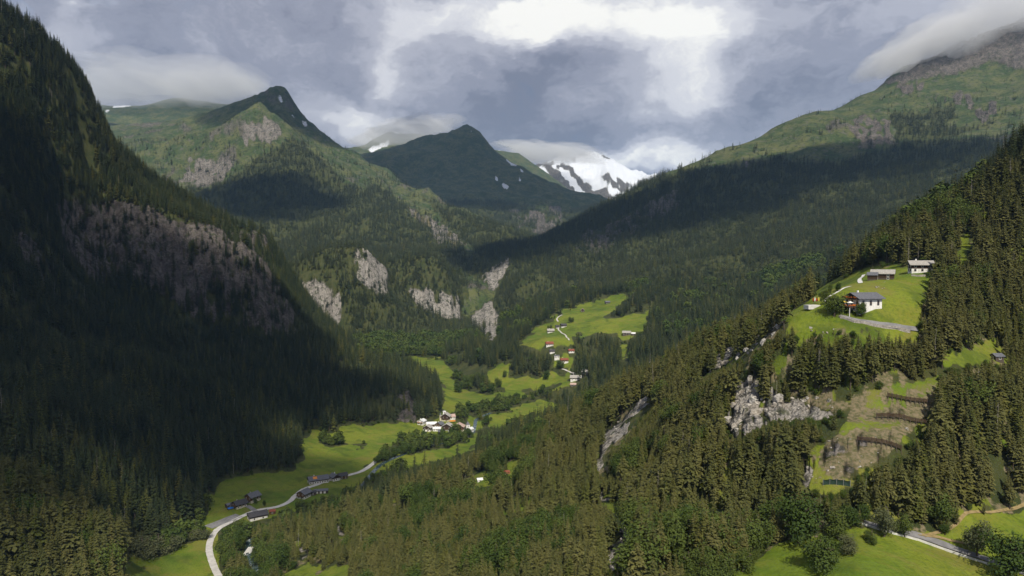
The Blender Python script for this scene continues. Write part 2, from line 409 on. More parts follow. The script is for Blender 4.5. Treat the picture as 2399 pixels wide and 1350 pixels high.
for p in ([(2238, 605), (2272, 545), (2290, 550), (2260, 612)], [(2190, 838), (2250, 826), (2322, 806), (2326, 838), (2212, 860)], [(1815, 862), (1862, 808), (1855, 850), (1828, 885)],
          [(1180, 1115), (1200, 1085), (1225, 1080), (1205, 1120)], [(1105, 1118), (1140, 1102), (1165, 1122), (1150, 1140), (1110, 1136)], [(785, 1250), (815, 1240), (805, 1265)], [(960, 1215), (982, 1210), (980, 1230)], [(935, 1300), (955, 1295), (955, 1325)],
          [(670, 1350), (710, 1336), (830, 1332), (830, 1400), (650, 1400)]):
    paint('meadow', [RIGHT, FLOOR], p)
# terraced scrub slope with the rockfall fences
SCRUB = [(2075, 905), (2195, 880), (2200, 960), (2165, 1000), (2100, 1062), (2030, 1092), (1965, 1150), (1880, 1135), (1885, 1060), (1950, 1010), (1990, 950), (1900, 960), (1890, 920), (2000, 930)]
paint('meadow', [RIGHT], SCRUB, 0.9)
m = region([RIGHT], SCRUB); COV['dry'][m] = .43
N4 = .5 * N2 + .5 * fbm(X / 5, Y / 5, 3, 48)
m = region([RIGHT], SCRUB) & (N4 > .485); COV['meadow'][m] = 0.2; COV['dry'][m] = 0.8
m = region([RIGHT], SCRUB) & (N4 > .67); COV['dry'][m] = 0.3; COV['rock'][m] = 0.8; COV['gravel'][m] = .4; COV['meadow'][m] = 0
BELOW = [(1850, 775), (1940, 792), (2050, 795), (2150, 775), (2150, 800), (2080, 830), (1960, 835), (1880, 820)]
m = region([RIGHT], BELOW) & (COV['meadow'] < .5); COV['meadow'][m] = .5 + .5 * (N4 < .5)[m]; COV['dry'][m] = (N4 > .56)[m] * .8
# upper meadow with scattered farms
paint('meadow', [BIG], [(1208, 806), (1280, 757), (1320, 732), (1400, 705), (1466, 688), (1475, 694), (1440, 722), (1410, 760), (1350, 778), (1340, 806), (1290, 822)])
paint('meadow', [BIG], [(1345, 778), (1425, 748), (1522, 726), (1508, 772), (1468, 790), (1400, 775), (1380, 790)])
paint('meadow', [BIG, FLOOR], [(1145, 866), (1205, 852), (1190, 885), (1300, 878), (1345, 868), (1335, 902), (1200, 922), (1145, 905)])
paint('meadow', [BIG], [(1295, 838), (1335, 838), (1335, 862), (1300, 866)])
paint('meadow', [BIG], [(1455, 815), (1475, 812), (1470, 840), (1458, 845)])
paint('meadow', [KNOB, KNOB2, FLOOR], [(1045, 820), (1085, 808), (1090, 824), (1050, 832)])
# rock faces
ROCKS = [
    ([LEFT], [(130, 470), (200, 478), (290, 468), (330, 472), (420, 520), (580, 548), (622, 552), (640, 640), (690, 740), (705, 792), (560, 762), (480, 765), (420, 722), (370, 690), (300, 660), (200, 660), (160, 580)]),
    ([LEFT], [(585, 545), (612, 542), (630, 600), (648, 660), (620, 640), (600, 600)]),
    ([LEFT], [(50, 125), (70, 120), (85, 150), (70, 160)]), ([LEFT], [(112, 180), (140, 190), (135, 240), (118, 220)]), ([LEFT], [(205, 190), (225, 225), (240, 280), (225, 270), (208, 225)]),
    ([LEFT], [(20, 560), (60, 540), (130, 640), (100, 680), (30, 640)]),
    ([LEFT], [(938, 975), (950, 942), (975, 935), (992, 955), (985, 988), (950, 990)]), ([LEFT], [(925, 915), (960, 925), (955, 945), (930, 935)]),
    ([KNOB], [(698, 672), (745, 652), (800, 688), (808, 775), (772, 780), (730, 740), (712, 708)]),
    ([KNOB], [(815, 600), (850, 572), (888, 578), (908, 640), (912, 700), (890, 690), (860, 660), (840, 660)]),
    ([KNOB2], [(948, 682), (1000, 678), (1078, 692), (1100, 738), (1080, 750), (1030, 748), (985, 742)]),
    ([BIG, KNOB2, FLOOR], [(1080, 660), (1100, 670), (1120, 690), (1135, 650), (1192, 598), (1182, 640), (1150, 700), (1165, 765), (1150, 790), (1130, 770), (1100, 730), (1088, 690)]),
    ([BIG, KNOB2, FLOOR], [(1095, 722), (1130, 700), (1165, 722), (1172, 772), (1148, 798), (1112, 762)]),
    ([BIG], [(1340, 595), (1360, 545), (1480, 500), (1590, 440), (1592, 482), (1480, 555), (1400, 592)]),
    ([BIG], [(1730, 360), (1760, 375), (1750, 400), (1720, 395)]), ([BIG], [(1285, 690), (1312, 685), (1308, 702), (1288, 704)]),
    ([BIG], [(1790, 625), (1830, 615), (1840, 660), (1800, 675)]),
    ([PEAK], [(595, 262), (620, 268), (665, 298), (660, 320), (620, 345), (585, 345), (560, 320)]),
    ([PEAK], [(430, 380), (470, 368), (525, 372), (560, 400), (500, 418), (470, 440), (430, 440)]),
    ([PEAK], [(950, 488), (1000, 500), (1050, 530), (1092, 572), (1070, 592), (1030, 570), (1000, 530)]),
    ([PEAK2], [(1190, 490), (1320, 480), (1330, 520), (1280, 550), (1200, 530)]),
    ([BIG], [(2090, 195), (2170, 188), (2175, 212), (2120, 220)]), ([BIG], [(2180, 230), (2240, 215), (2330, 235), (2350, 260), (2300, 285), (2240, 250)]), ([BIG], [(1985, 300), (2010, 270), (2090, 285), (2080, 335), (2010, 330)]),
    ([RIGHT], [(1690, 965), (1715, 918), (1755, 892), (1790, 905), (1838, 940), (1900, 935), (1960, 960), (1930, 975), (1840, 972), (1790, 990), (1720, 1015), (1698, 1000)]),
    ([RIGHT], [(1600, 886), (1690, 832), (1760, 790), (1828, 744), (1838, 760), (1790, 800), (1725, 842), (1640, 885)]),
    ([RIGHT], [(2340, 1072), (2410, 1068), (2410, 1098), (2350, 1092)]),
    ([RIGHT], [(1585, 1262), (1630, 1270), (1625, 1310), (1590, 1310)]), ([RIGHT], [(1880, 1090), (1915, 1085), (1895, 1130), (1880, 1125)]),
    ([RIGHT], strip([(1520, 925), (1470, 975), (1445, 1010), (1425, 1035)], 14)), ([RIGHT], strip([(1418, 1025), (1412, 1070), (1410, 1100)], 7)),
    ([RIGHT], strip([(1420, 1155), (1445, 1185), (1468, 1225), (1462, 1260), (1440, 1300), (1432, 1330)], 12)),
    ([RIGHT], strip([(780, 1225), (800, 1240), (805, 1262)], 10)), ([RIGHT], strip([(700, 1300), (730, 1285)], 9)),
]
# high ground: alpine grass and shrub above the tree line
COV['alpine'][np.isin(MID, [PEAK, PEAK2, FAR])] = 1
PF = region([PEAK], [(415, 450), (470, 445), (520, 432), (590, 385), (640, 350), (690, 322), (760, 378), (800, 420), (850, 450), (880, 430), (935, 470), (1000, 525), (1075, 600), (1060, 660), (560, 660), (400, 520)])
PF |= region([PEAK], [(640, 540), (1080, 565), (1100, 700), (600, 700)])
PF |= region([PEAK], [(1000, 470), (1100, 505), (1260, 560), (1250, 640), (1100, 580), (1040, 520)])
COV['alpine'][PF] = 0
COV['alpine'][region([PEAK2], [(1050, 470), (1160, 470), (1300, 500), (1420, 470), (1400, 620), (1000, 620)])] = 0
paint('alpine', [BIG], [(1560, 415), (1600, 395), (1650, 400), (1700, 395), (1830, 365), (1860, 385), (1960, 385), (2100, 350), (2160, 322), (2399, 335), (2460, 330), (2460, -400), (1990, -400), (1990, 200), (1700, 320), (1560, 395)])
m = (MID == BIG) & (Z > 700); COV['alpine'][m] = 1
m = region([BIG], [(2080, 265), (2180, 250), (2290, 262), (2290, 320), (2100, 330)]) & (N1 > .46); COV['alpine'][m] = 0.2
m = (np.isin(MID, [PEAK, BIG])) & (COV['alpine'] > .5) & (NBIG > .53) & (N1 > .5); COV['rock'][m] = 0.55
VIEW_OPEN += [
    [(505, 1142), (690, 1108), (712, 1040), (738, 1005), (880, 996), (1000, 992), (1105, 1000), (1110, 1012), (920, 1050), (885, 1075), (860, 1105), (800, 1125), (790, 1140), (740, 1150), (700, 1168), (680, 1182), (650, 1192), (600, 1203), (545, 1228), (485, 1238)],
    [(480, 1240), (525, 1225), (520, 1290), (530, 1350), (480, 1350)], [(880, 1080), (905, 1085), (890, 1105), (870, 1105)],
    [(930, 1088), (1000, 1060), (1125, 1030), (1110, 1052), (1050, 1068), (930, 1095)],
    [(1020, 850), (1140, 842), (1150, 860), (1060, 885), (1060, 910), (1150, 930), (1220, 940), (1215, 955), (1110, 965), (1045, 985), (1036, 900)],
    [(1130, 988), (1200, 972), (1190, 987), (1130, 1000)], [(560, 1270), (600, 1262), (600, 1300), (575, 1305)], [(975, 975), (1110, 960), (1115, 1020), (975, 1010)]]
ROCKN = .55 * fbm(X / 25, Y / 25, 4, 77) + .45 * fbm(U / 9.0, Z / (RRg * .012), 4, 78)
VIEW_OPEN += [strip([(1520, 925), (1470, 975), (1445, 1010), (1425, 1035)], 24), strip([(1418, 1025), (1412, 1070), (1410, 1100)], 16), strip([(1420, 1155), (1445, 1185), (1468, 1225), (1462, 1260), (1440, 1300), (1432, 1330)], 24)]
for ms, p in ROCKS:
    if ms == [RIGHT] or (KNOB2 in ms and len(ms) > 1): VIEW_OPEN.append(p)
    m = region(ms, p)
    thr = .64 if KNOB2 in ms else .52 if ms[0] in (PEAK, BIG, PEAK2) else (.62 if ms[0] == LEFT else .60 if ms[0] == RIGHT else .60)
    keep = m & (ROCKN < thr)
    for q in COV: COV[q][keep] = 0
    COV['rock'][keep] = 1
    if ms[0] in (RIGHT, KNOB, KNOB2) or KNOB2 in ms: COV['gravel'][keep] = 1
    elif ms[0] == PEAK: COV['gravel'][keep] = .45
COV['dry'][region([PEAK], [(940, 480), (1000, 500), (1060, 540), (1092, 572), (1060, 580), (1000, 535)])] = .6
# lighter, mauve scree on the right summit
m = region([BIG], [(2460, 20), (2460, 190), (2330, 150), (2240, 175), (2120, 190), (2050, 205), (2150, 140), (2280, 80)]); COV['rock'][m] = .7; COV['alpine'][m] = .3
# snow
SNOWP = [([PEAK], [(645, 226), (662, 230), (668, 240), (655, 238)]), ([PEAK], [(680, 270), (700, 270), (694, 279)]), ([PEAK], [(704, 282), (716, 284), (722, 296), (712, 294)]), ([PEAK], [(724, 298), (730, 300), (728, 306)]), ([PEAK], [(735, 312), (742, 316), (740, 322)]),
         ([PEAK2], [(1172, 429), (1194, 436), (1190, 443), (1178, 440)]), ([PEAK2], [(1184, 372), (1205, 380), (1216, 392), (1194, 386)]), ([PEAK2], [(1096, 303), (1106, 306), (1105, 315)]), ([PEAK2], [(1158, 408), (1168, 418), (1166, 428), (1160, 420)]), ([PEAK2], [(1214, 392), (1230, 402), (1224, 406)]), ([PEAK2], [(1216, 412), (1222, 424), (1216, 426)]),
         ([FAR], [(270, 244), (310, 242), (305, 250), (262, 254)]), ([FAR], [(860, 350), (920, 325), (912, 340), (870, 358)]), ([FAR], [(244, 258), (262, 256), (248, 264)]), ([BIG], [(2278, 174), (2296, 174), (2290, 179)])]
SAVE = UJ, VJ
UJ = U + JU * 6; VJ = V + JV * 4
for ms, p in SNOWP: paint('snow', ms, p)
UJ, VJ = SAVE
m = MID == SNOWM
NS = .6 * fbm(X / 130 + Z / 260, Z / 420 + Y / 900, 5, 91) + .4 * fbm(X / 60, Y / 60, 4, 92)
sn = smooth(.485, .515, NS + .11 * smooth(1280, 1400, U) - .05 * smooth(1440, 1500, U) - .09 * smooth(400, 450, V) - .03)
COV['rock'][m] = (1 - sn)[m]; COV['snow'][m] = sn[m]
ns2 = fbm(X / 160, Y / 160, 5, 93)
m = (MID == FAR) & (ns2 > .66) & (Z > 1500) & (U > 800); COV['snow'][m] = 1; COV['alpine'][m] = 0

# undergrowth on the near hillside: grass and bare earth show between the trees
COV_MEADOW0 = COV['meadow'].copy(); COV_DRY0 = COV['dry'].copy()
bare = (MID == RIGHT) & (COV['meadow'] < .1) & (COV['rock'] < .1) & (COV['dry'] < .1)
NU = .5 * N2 + .5 * fbm(X / 4, Y / 4, 3, 49)
COV['meadow'][bare] = (.62 * smooth(.46, .56, NU))[bare]
COV['dry'][bare] = (.75 * smooth(.56, .62, fbm(X / 7, Y / 7, 4, 50)))[bare]
# soft transitions
for k_ in COV:
    A_ = COV[k_]
    for _ in range(2): A_ = (2 * A_ + np.roll(A_, 1, 0) + np.roll(A_, -1, 0) + np.roll(A_, 1, 1) + np.roll(A_, -1, 1)) / 6
    COV[k_] = A_
# uneven rock: extra relief where rock is exposed (ledges and gullies)
rk = COV['rock']
for _ in range(2):
    rk = (rk + np.roll(rk, 1, 0) + np.roll(rk, -1, 0) + np.roll(rk, 1, 1) + np.roll(rk, -1, 1)) / 5
sc = np.clip(RRg / 900, .35, 4)
Z = Z + rk * sc * (9.0 + 6.0 * smooth(700, 1000, RRg)) * (fbm(X / (16 * sc), Y / (16 * sc), 4, 123, .6, True) - .6)
# stretches of the scrub slope lie in low terraces
U, V = project(X, Y, Z)

def sample_idx(x, y):
    a = (np.arctan2(x, y) - AZ0) / (AZ1 - AZ0) * (NA - 1)
    r = np.log(np.hypot(x, y) / R0) / math.log(R1 / R0) * (NR - 1)
    return np.clip(a, 0, NA - 1.001), np.clip(r, 0, NR - 1.001)

def field(F, x, y):
    a, r = sample_idx(np.asarray(x, float), np.asarray(y, float))
    i, j = a.astype(int), r.astype(int); fa, fr = a - i, r - j
    return (F[i, j] * (1 - fa) + F[i + 1, j] * fa) * (1 - fr) + (F[i, j + 1] * (1 - fa) + F[i + 1, j + 1] * fa) * fr

def ground(x, y): return float(field(Z, x, y))

def spot(u, v, lo=150.0, hi=13000.0):
    """first place where the sight line through photograph pixel (u, v) meets the ground"""
    d = lo * (hi / lo) ** np.linspace(0, 1, 3000)
    x, y, z = G(u, v, 1.0)
    gx, gy, gz = x * d, d, CAM_Z + (z - CAM_Z) * d
    below = gz < field(Z, gx, gy)
    k = int(np.argmax(below)) if below.any() else len(d) - 1
    return Vector((gx[k], gy[k], ground(gx[k], gy[k])))

# ------------------------------------------------------------------ materials
MATS = {}
def new_mat(name):
    m = bpy.data.materials.new(name); m.use_nodes = True
    t = NT(m.node_tree); t.n.clear()
    out = t.node('ShaderNodeOutputMaterial'); b = t.node('ShaderNodeBsdfPrincipled')
    t.l.new(b.outputs[0], out.inputs[0]); b.inputs['Roughness'].default_value = 0.9
    b.inputs['Specular IOR Level'].default_value = 0.15
    MATS[name] = m
    return m, t, b

def ground_material():
    m, t, b = new_mat('ground')
    pos = t.node('ShaderNodeNewGeometry').outputs['Position']
    a1 = t.node('ShaderNodeSeparateColor'); t.l.new(t.attr('cover_a').outputs['Color'], a1.inputs[0])
    a2 = t.node('ShaderNodeSeparateColor'); t.l.new(t.attr('cover_b').outputs['Color'], a2.inputs[0])
    nL = t.noise(pos, 0.012, 4, .6); nM = t.noise(pos, 0.07, 4, .6); nS = t.noise(pos, 0.6, 3, .65)
    forest = t.mix(t.ramp(nM, .35, .65), rgb(.032, .042, .013), rgb(.062, .064, .022))
    forest = t.mix(t.ramp(nS, .55, .75), forest, rgb(.055, .075, .016))
    mead = t.mix(t.ramp(nL, .38, .62), rgb(.084, .136, .011), rgb(.158, .188, .018))
    mead = t.mix(t.math('MULTIPLY', t.ramp(nM, .5, .68), .6), mead, rgb(.155, .142, .024))
    mead = t.mix(t.math('MULTIPLY', t.ramp(nS, .42, .72), .65), mead, rgb(.055, .090, .009))
    nX = t.noise(t.mapping(pos, (1, 1, 1), (31, 7, 0)), .028, 5, .7, .6)
    mead = t.mix(t.math('MULTIPLY', t.ramp(nX, .52, .62), .75), mead, rgb(.052, .082, .010))
    mead = t.mix(t.math('MULTIPLY', t.ramp(nX, .46, .36), .65), mead, rgb(.165, .150, .035))
    # mown swathes run along the valley
    wv = t.node('ShaderNodeTexWave', wave_type='BANDS', bands_direction='DIAGONAL')
    t.l.new(pos, wv.inputs[0]); wv.inputs['Scale'].default_value = .035; wv.inputs['Distortion'].default_value = 5; wv.inputs['Detail Scale'].default_value = .3
    mead = t.mix(t.math('MULTIPLY', wv.outputs['Fac'], .16), mead, rgb(.20, .22, .04))
    alp = t.mix(t.ramp(nL, .4, .62), rgb(.038, .062, .017), rgb(.096, .104, .036))
    alp = t.mix(t.math('MULTIPLY', t.ramp(nM, .5, .62), .8), alp, rgb(.024, .036, .014))
    alp = t.mix(t.math('MULTIPLY', t.ramp(nS, .58, .7), .5), alp, rgb(.15, .14, .11))
    rp = t.mapping(pos, (1, 1, .28))
    r1 = t.noise(rp, .05, 6, .68, .4); r2 = t.noise(t.mapping(pos, (1, 1, 2.2)), .22, 4, .65, .8)
    alp = t.mix(t.math('MULTIPLY', t.ramp(r1, .54, .64), .75), alp, rgb(.105, .098, .082))
    alp = t.mix(t.math('MULTIPLY', t.ramp(r1, .44, .36), .6), alp, rgb(.020, .030, .012))
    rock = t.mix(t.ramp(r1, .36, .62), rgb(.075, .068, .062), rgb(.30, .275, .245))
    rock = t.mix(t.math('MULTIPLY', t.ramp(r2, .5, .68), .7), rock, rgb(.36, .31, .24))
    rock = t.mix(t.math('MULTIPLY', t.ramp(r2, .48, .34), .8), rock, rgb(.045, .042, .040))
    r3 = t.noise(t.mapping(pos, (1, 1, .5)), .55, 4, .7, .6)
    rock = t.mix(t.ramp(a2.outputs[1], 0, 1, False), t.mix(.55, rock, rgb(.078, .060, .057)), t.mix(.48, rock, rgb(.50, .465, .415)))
    rock = t.mix(t.math('MULTIPLY', t.math('MULTIPLY', t.ramp(r3, .52, .66), a2.outputs[1]), .8), rock, rgb(.52, .49, .44))
    r4 = t.noise(t.mapping(pos, (1, 1, .3)), .12, 5, .7, .5)
    rock = t.mix(t.math('MULTIPLY', t.ramp(r4, .49, .40), .8), rock, rgb(.050, .050, .036))
    rock = t.mix(t.math('MULTIPLY', t.ramp(r3, .46, .34), .85), rock, rgb(.030, .029, .027))
    rock = t.mix(t.math('MULTIPLY', t.ramp(nM, .56, .66), .75), rock, rgb(.045, .060, .018))
    snow = t.mix(t.ramp(nM, .3, .7), rgb(.55, .59, .66), rgb(.72, .74, .77))
    dry = t.mix(t.ramp(nS, .3, .7), rgb(.075, .078, .030), rgb(.200, .160, .100))
    def soft(f):     # ragged edges between covers
        return t.ramp(t.math('ADD', f, t.math('ADD', t.math('MULTIPLY', t.math('SUBTRACT', nS, .5), .5), t.math('MULTIPLY', t.math('SUBTRACT', nM, .5), .5))), .40, .60)
    c = forest
    c = t.mix(soft(a1.outputs[2]), c, alp)
    c = t.mix(soft(a1.outputs[0]), c, mead)
    c = t.mix(soft(a2.outputs[2]), c, dry)
    c = t.mix(soft(a1.outputs[1]), c, rock)
    c = t.mix(soft(a2.outputs[0]), c, snow)
    t.l.new(c, b.inputs['Base Color'])
    bh = t.math('ADD', t.math('MULTIPLY', nS, .8), t.math('MULTIPLY', t.math('MULTIPLY', t.math('ADD', r1, r2), a1.outputs[1]), 9.0))
    bp = t.node('ShaderNodeBump'); bp.inputs['Strength'].default_value = .8; bp.inputs['Distance'].default_value = 1.2
    t.l.new(bh, bp.inputs['Height']); t.l.new(bp.outputs[0], b.inputs['Normal'])
    return m
GROUND = ground_material()

def build_terrain():
    names = ['valley_floor', 'hillside_right', 'mountain_left', 'cliff_knob_west', 'cliff_knob_east', 'mountain_right', 'mountain_peak_west', 'mountain_peak_centre', 'mountain_ridge_far', 'mountain_snowy']
    co = np.stack([X, Y, Z], -1).reshape(-1, 3).astype(np.float32)
    ca = np.stack([COV['meadow'], COV['rock'], COV['alpine'], np.ones(Z.shape)], -1).reshape(-1, 4).astype(np.float32)
    cb = np.stack([COV['snow'], COV['gravel'], COV['dry'], np.ones(Z.shape)], -1).reshape(-1, 4).astype(np.float32)
    ii, jj = np.meshgrid(np.arange(NA - 1), np.arange(NR - 1), indexing='ij')
    v0 = (ii * NR + jj).ravel()
    quads = np.stack([v0, v0 + 1, v0 + NR + 1, v0 + NR], -1)[:, ::-1]
    fm = MID[:-1, :-1].ravel()
    for k, nm in enumerate(names):
        q = quads[fm == k]
        if not len(q): continue
        used, inv = np.unique(q, return_inverse=True)
        inv = inv.reshape(-1, 4)
        me = bpy.data.meshes.new(nm)
        me.vertices.add(len(used)); me.vertices.foreach_set('co', co[used].ravel())
        me.loops.add(inv.size); me.loops.foreach_set('vertex_index', inv.ravel().astype(np.int32))
        me.polygons.add(len(inv)); me.polygons.foreach_set('loop_start', np.arange(0, inv.size, 4, dtype=np.int32))
        me.update(calc_edges=True)
        me.polygons.foreach_set('use_smooth', np.ones(len(inv), bool))
        for an, arr in (('cover_a', ca), ('cover_b', cb)):
            at = me.attributes.new(an, 'FLOAT_COLOR', 'POINT'); at.data.foreach_set('color', arr[used].ravel())
        me.materials.append(GROUND)
        o = bpy.data.objects.new(nm, me); o['kind'] = 'structure'; C.objects.link(o)
build_terrain()

# ------------------------------------------------------------------ builders
CLEARINGS = []
def simple_mat(name, a, b_, scale=2.0, rough=.85, stretch=(1, 1, 1), spec=.2):
    m, t, b = new_mat(name)
    co = t.node('ShaderNodeTexCoord').outputs['Object']
    n = t.noise(t.mapping(co, stretch), scale, 4, .6)
    t.l.new(t.mix(t.ramp(n, .3, .7), rgb(*a), rgb(*b_)), b.inputs['Base Color'])
    b.inputs['Roughness'].default_value = rough; b.inputs['Specular IOR Level'].default_value = spec
    return m
PLASTER = simple_mat('white_plaster', (.62, .60, .56), (.80, .79, .76), .8)
CREAM = simple_mat('cream_plaster', (.55, .49, .36), (.68, .62, .48), .8)
TIMBER = simple_mat('dark_timber', (.030, .019, .013), (.075, .046, .030), 1.6, stretch=(.3, .3, 5))
TIMBER2 = simple_mat('brown_timber', (.075, .040, .022), (.14, .080, .042), 1.6, stretch=(.3, .3, 5))
WEATHERED = simple_mat('weathered_wood', (.055, .042, .032), (.12, .095, .075), 1.8, stretch=(.3, .3, 5))
ROOF_SLATE = simple_mat('slate_roof', (.085, .088, .10), (.15, .152, .17), 1.5, .6)
ROOF_PALE = simple_mat('pale_shingle_roof', (.26, .245, .22), (.40, .38, .35), 1.5, .75)
ROOF_DARK = simple_mat('dark_roof', (.035, .034, .038), (.075, .072, .078), 1.5, .7)
ROOF_RED = simple_mat('red_roof', (.15, .045, .028), (.26, .085, .05), 1.5, .75)
ROOF_WHITE = simple_mat('metal_roof', (.58, .59, .60), (.75, .75, .74), 1.0, .45, spec=.4)
ROOF_PINK = simple_mat('weathered_pink_roof', (.36, .25, .21), (.50, .38, .33), 1.2)
GLASS = simple_mat('window_glass', (.02, .025, .03), (.05, .06, .07), .5, .12, spec=.6)
FLOWER = simple_mat('orange_flowers', (.55, .10, .02), (.70, .26, .04), 3.0)
STONE = simple_mat('stone_masonry', (.20, .18, .16), (.40, .37, .33), 1.2)
CONCRETE = simple_mat('pale_concrete', (.50, .49, .46), (.66, .65, .62), .6)
RED_P = simple_mat('red_cloth', (.35, .03, .03), (.45, .05, .04), 2)
YEL_P = simple_mat('yellow_cloth', (.60, .42, .04), (.70, .52, .08), 2)
WHI_P = simple_mat('white_cloth', (.70, .68, .62), (.80, .79, .75), 2)
BLUE_P = simple_mat('blue_tarpaulin', (.01, .10, .42), (.03, .17, .55), 1)
ORANGE_P = simple_mat('orange_canvas', (.62, .22, .04), (.72, .30, .07), 1)
NET = simple_mat('green_netting', (.016, .034, .025), (.028, .052, .038), 3)
METAL = simple_mat('dull_metal', (.18, .18, .18), (.28, .28, .28), 2, .5)
ASPHALT = simple_mat('asphalt', (.15, .148, .15), (.23, .225, .225), .3)
PALE_ROAD = simple_mat('pale_gravel_road', (.40, .385, .36), (.55, .53, .50), .25)
PATH_M = simple_mat('trodden_dry_grass', (.19, .145, .06), (.30, .225, .11), .7)

def boxes(V_, F_, lo, hi):
    (x0, y0, z0), (x1, y1, z1) = lo, hi
    b = len(V_)
    V_ += [(x0, y0, z0), (x1, y0, z0), (x1, y1, z0), (x0, y1, z0), (x0, y0, z1), (x1, y0, z1), (x1, y1, z1), (x0, y1, z1)]
    F_ += [(b, b + 3, b + 2, b + 1), (b + 4, b + 5, b + 6, b + 7), (b, b + 1, b + 5, b + 4), (b + 1, b + 2, b + 6, b + 5), (b + 2, b + 3, b + 7, b + 6), (b + 3, b, b + 4, b + 7)]

def part(name, parent, mat, *bx, vf=None, label=None):
    V_, F_ = ([], []) if vf is None else vf
    for lo, hi in bx: boxes(V_, F_, lo, hi)
    o = bpy.data.objects.new(name, mesh_from(name, V_, F_, mat)); C.objects.link(o); o.parent = parent
    if label: o['label'] = label
    return o

def empty(name, loc, rz=0.0, label='', cat='', group=None):
    e = bpy.data.objects.new(name, None); e.location = loc; e.rotation_euler[2] = rz; e.empty_display_size = .5
    C.objects.link(e); e['label'] = label; e['category'] = cat
    if group: e['group'] = group
    return e

def mesh_from(name, verts, faces, mat, smooth_=False):
    me = bpy.data.meshes.new(name)
    me.from_pydata([tuple(v) for v in verts], [], faces)
    me.materials.append(mat)
    if smooth_: me.polygons.foreach_set('use_smooth', [True] * len(me.polygons))
    me.update()
    return me

def tube(V_, F_, pts, rad, n=6):
    """tapered tube through pts"""
    base = len(V_)
    for k, (p, r) in enumerate(zip(pts, rad)):
        p = Vector(p); d = Vector(pts[min(k + 1, len(pts) - 1)]) - Vector(pts[max(k - 1, 0)])
        q = d.to_track_quat('Z', 'Y')
        for i in range(n):
            a = 2 * math.pi * i / n
            V_.append(tuple(p + q @ Vector((r * math.cos(a), r * math.sin(a), 0))))
    for k in range(len(pts) - 1):
        for i in range(n):
            j = (i + 1) % n
            F_.append((base + k * n + i, base + k * n + j, base + (k + 1) * n + j, base + (k + 1) * n + i))
    F_.append(tuple(base + (len(pts) - 1) * n + i for i in range(n)))

def gable_prism(x0, x1, w, z0, rise, y_off=0.0):
    V_ = []
    for x in (x0, x1): V_ += [(x, -w / 2 + y_off, z0), (x, w / 2 + y_off, z0), (x, y_off, z0 + rise)]
    return V_, [(0, 2, 1), (3, 4, 5), (0, 1, 4, 3), (1, 2, 5, 4), (2, 0, 3, 5)]

def roof_vf(x0, x1, w, z0, rise, over, thick=.28):
    """two sloping slabs meeting at the ridge"""
    k = rise / (w / 2); hw = w / 2 + over
    V_ = []; F_ = []
    for s in (-1, 1):
        b = len(V_)
        e = z0 - over * k
        for x in (x0, x1):
            V_ += [(x, s * hw, e), (x, 0, z0 + rise), (x, 0, z0 + rise + thick), (x, s * hw, e + thick)]
        F_ += [(b, b + 1, b + 2, b + 3), (b + 7, b + 6, b + 5, b + 4)]
        for i in range(4):
            j = (i + 1) % 4; F_.append((b + i, b + 4 + i, b + 4 + j, b + j))
    return V_, F_

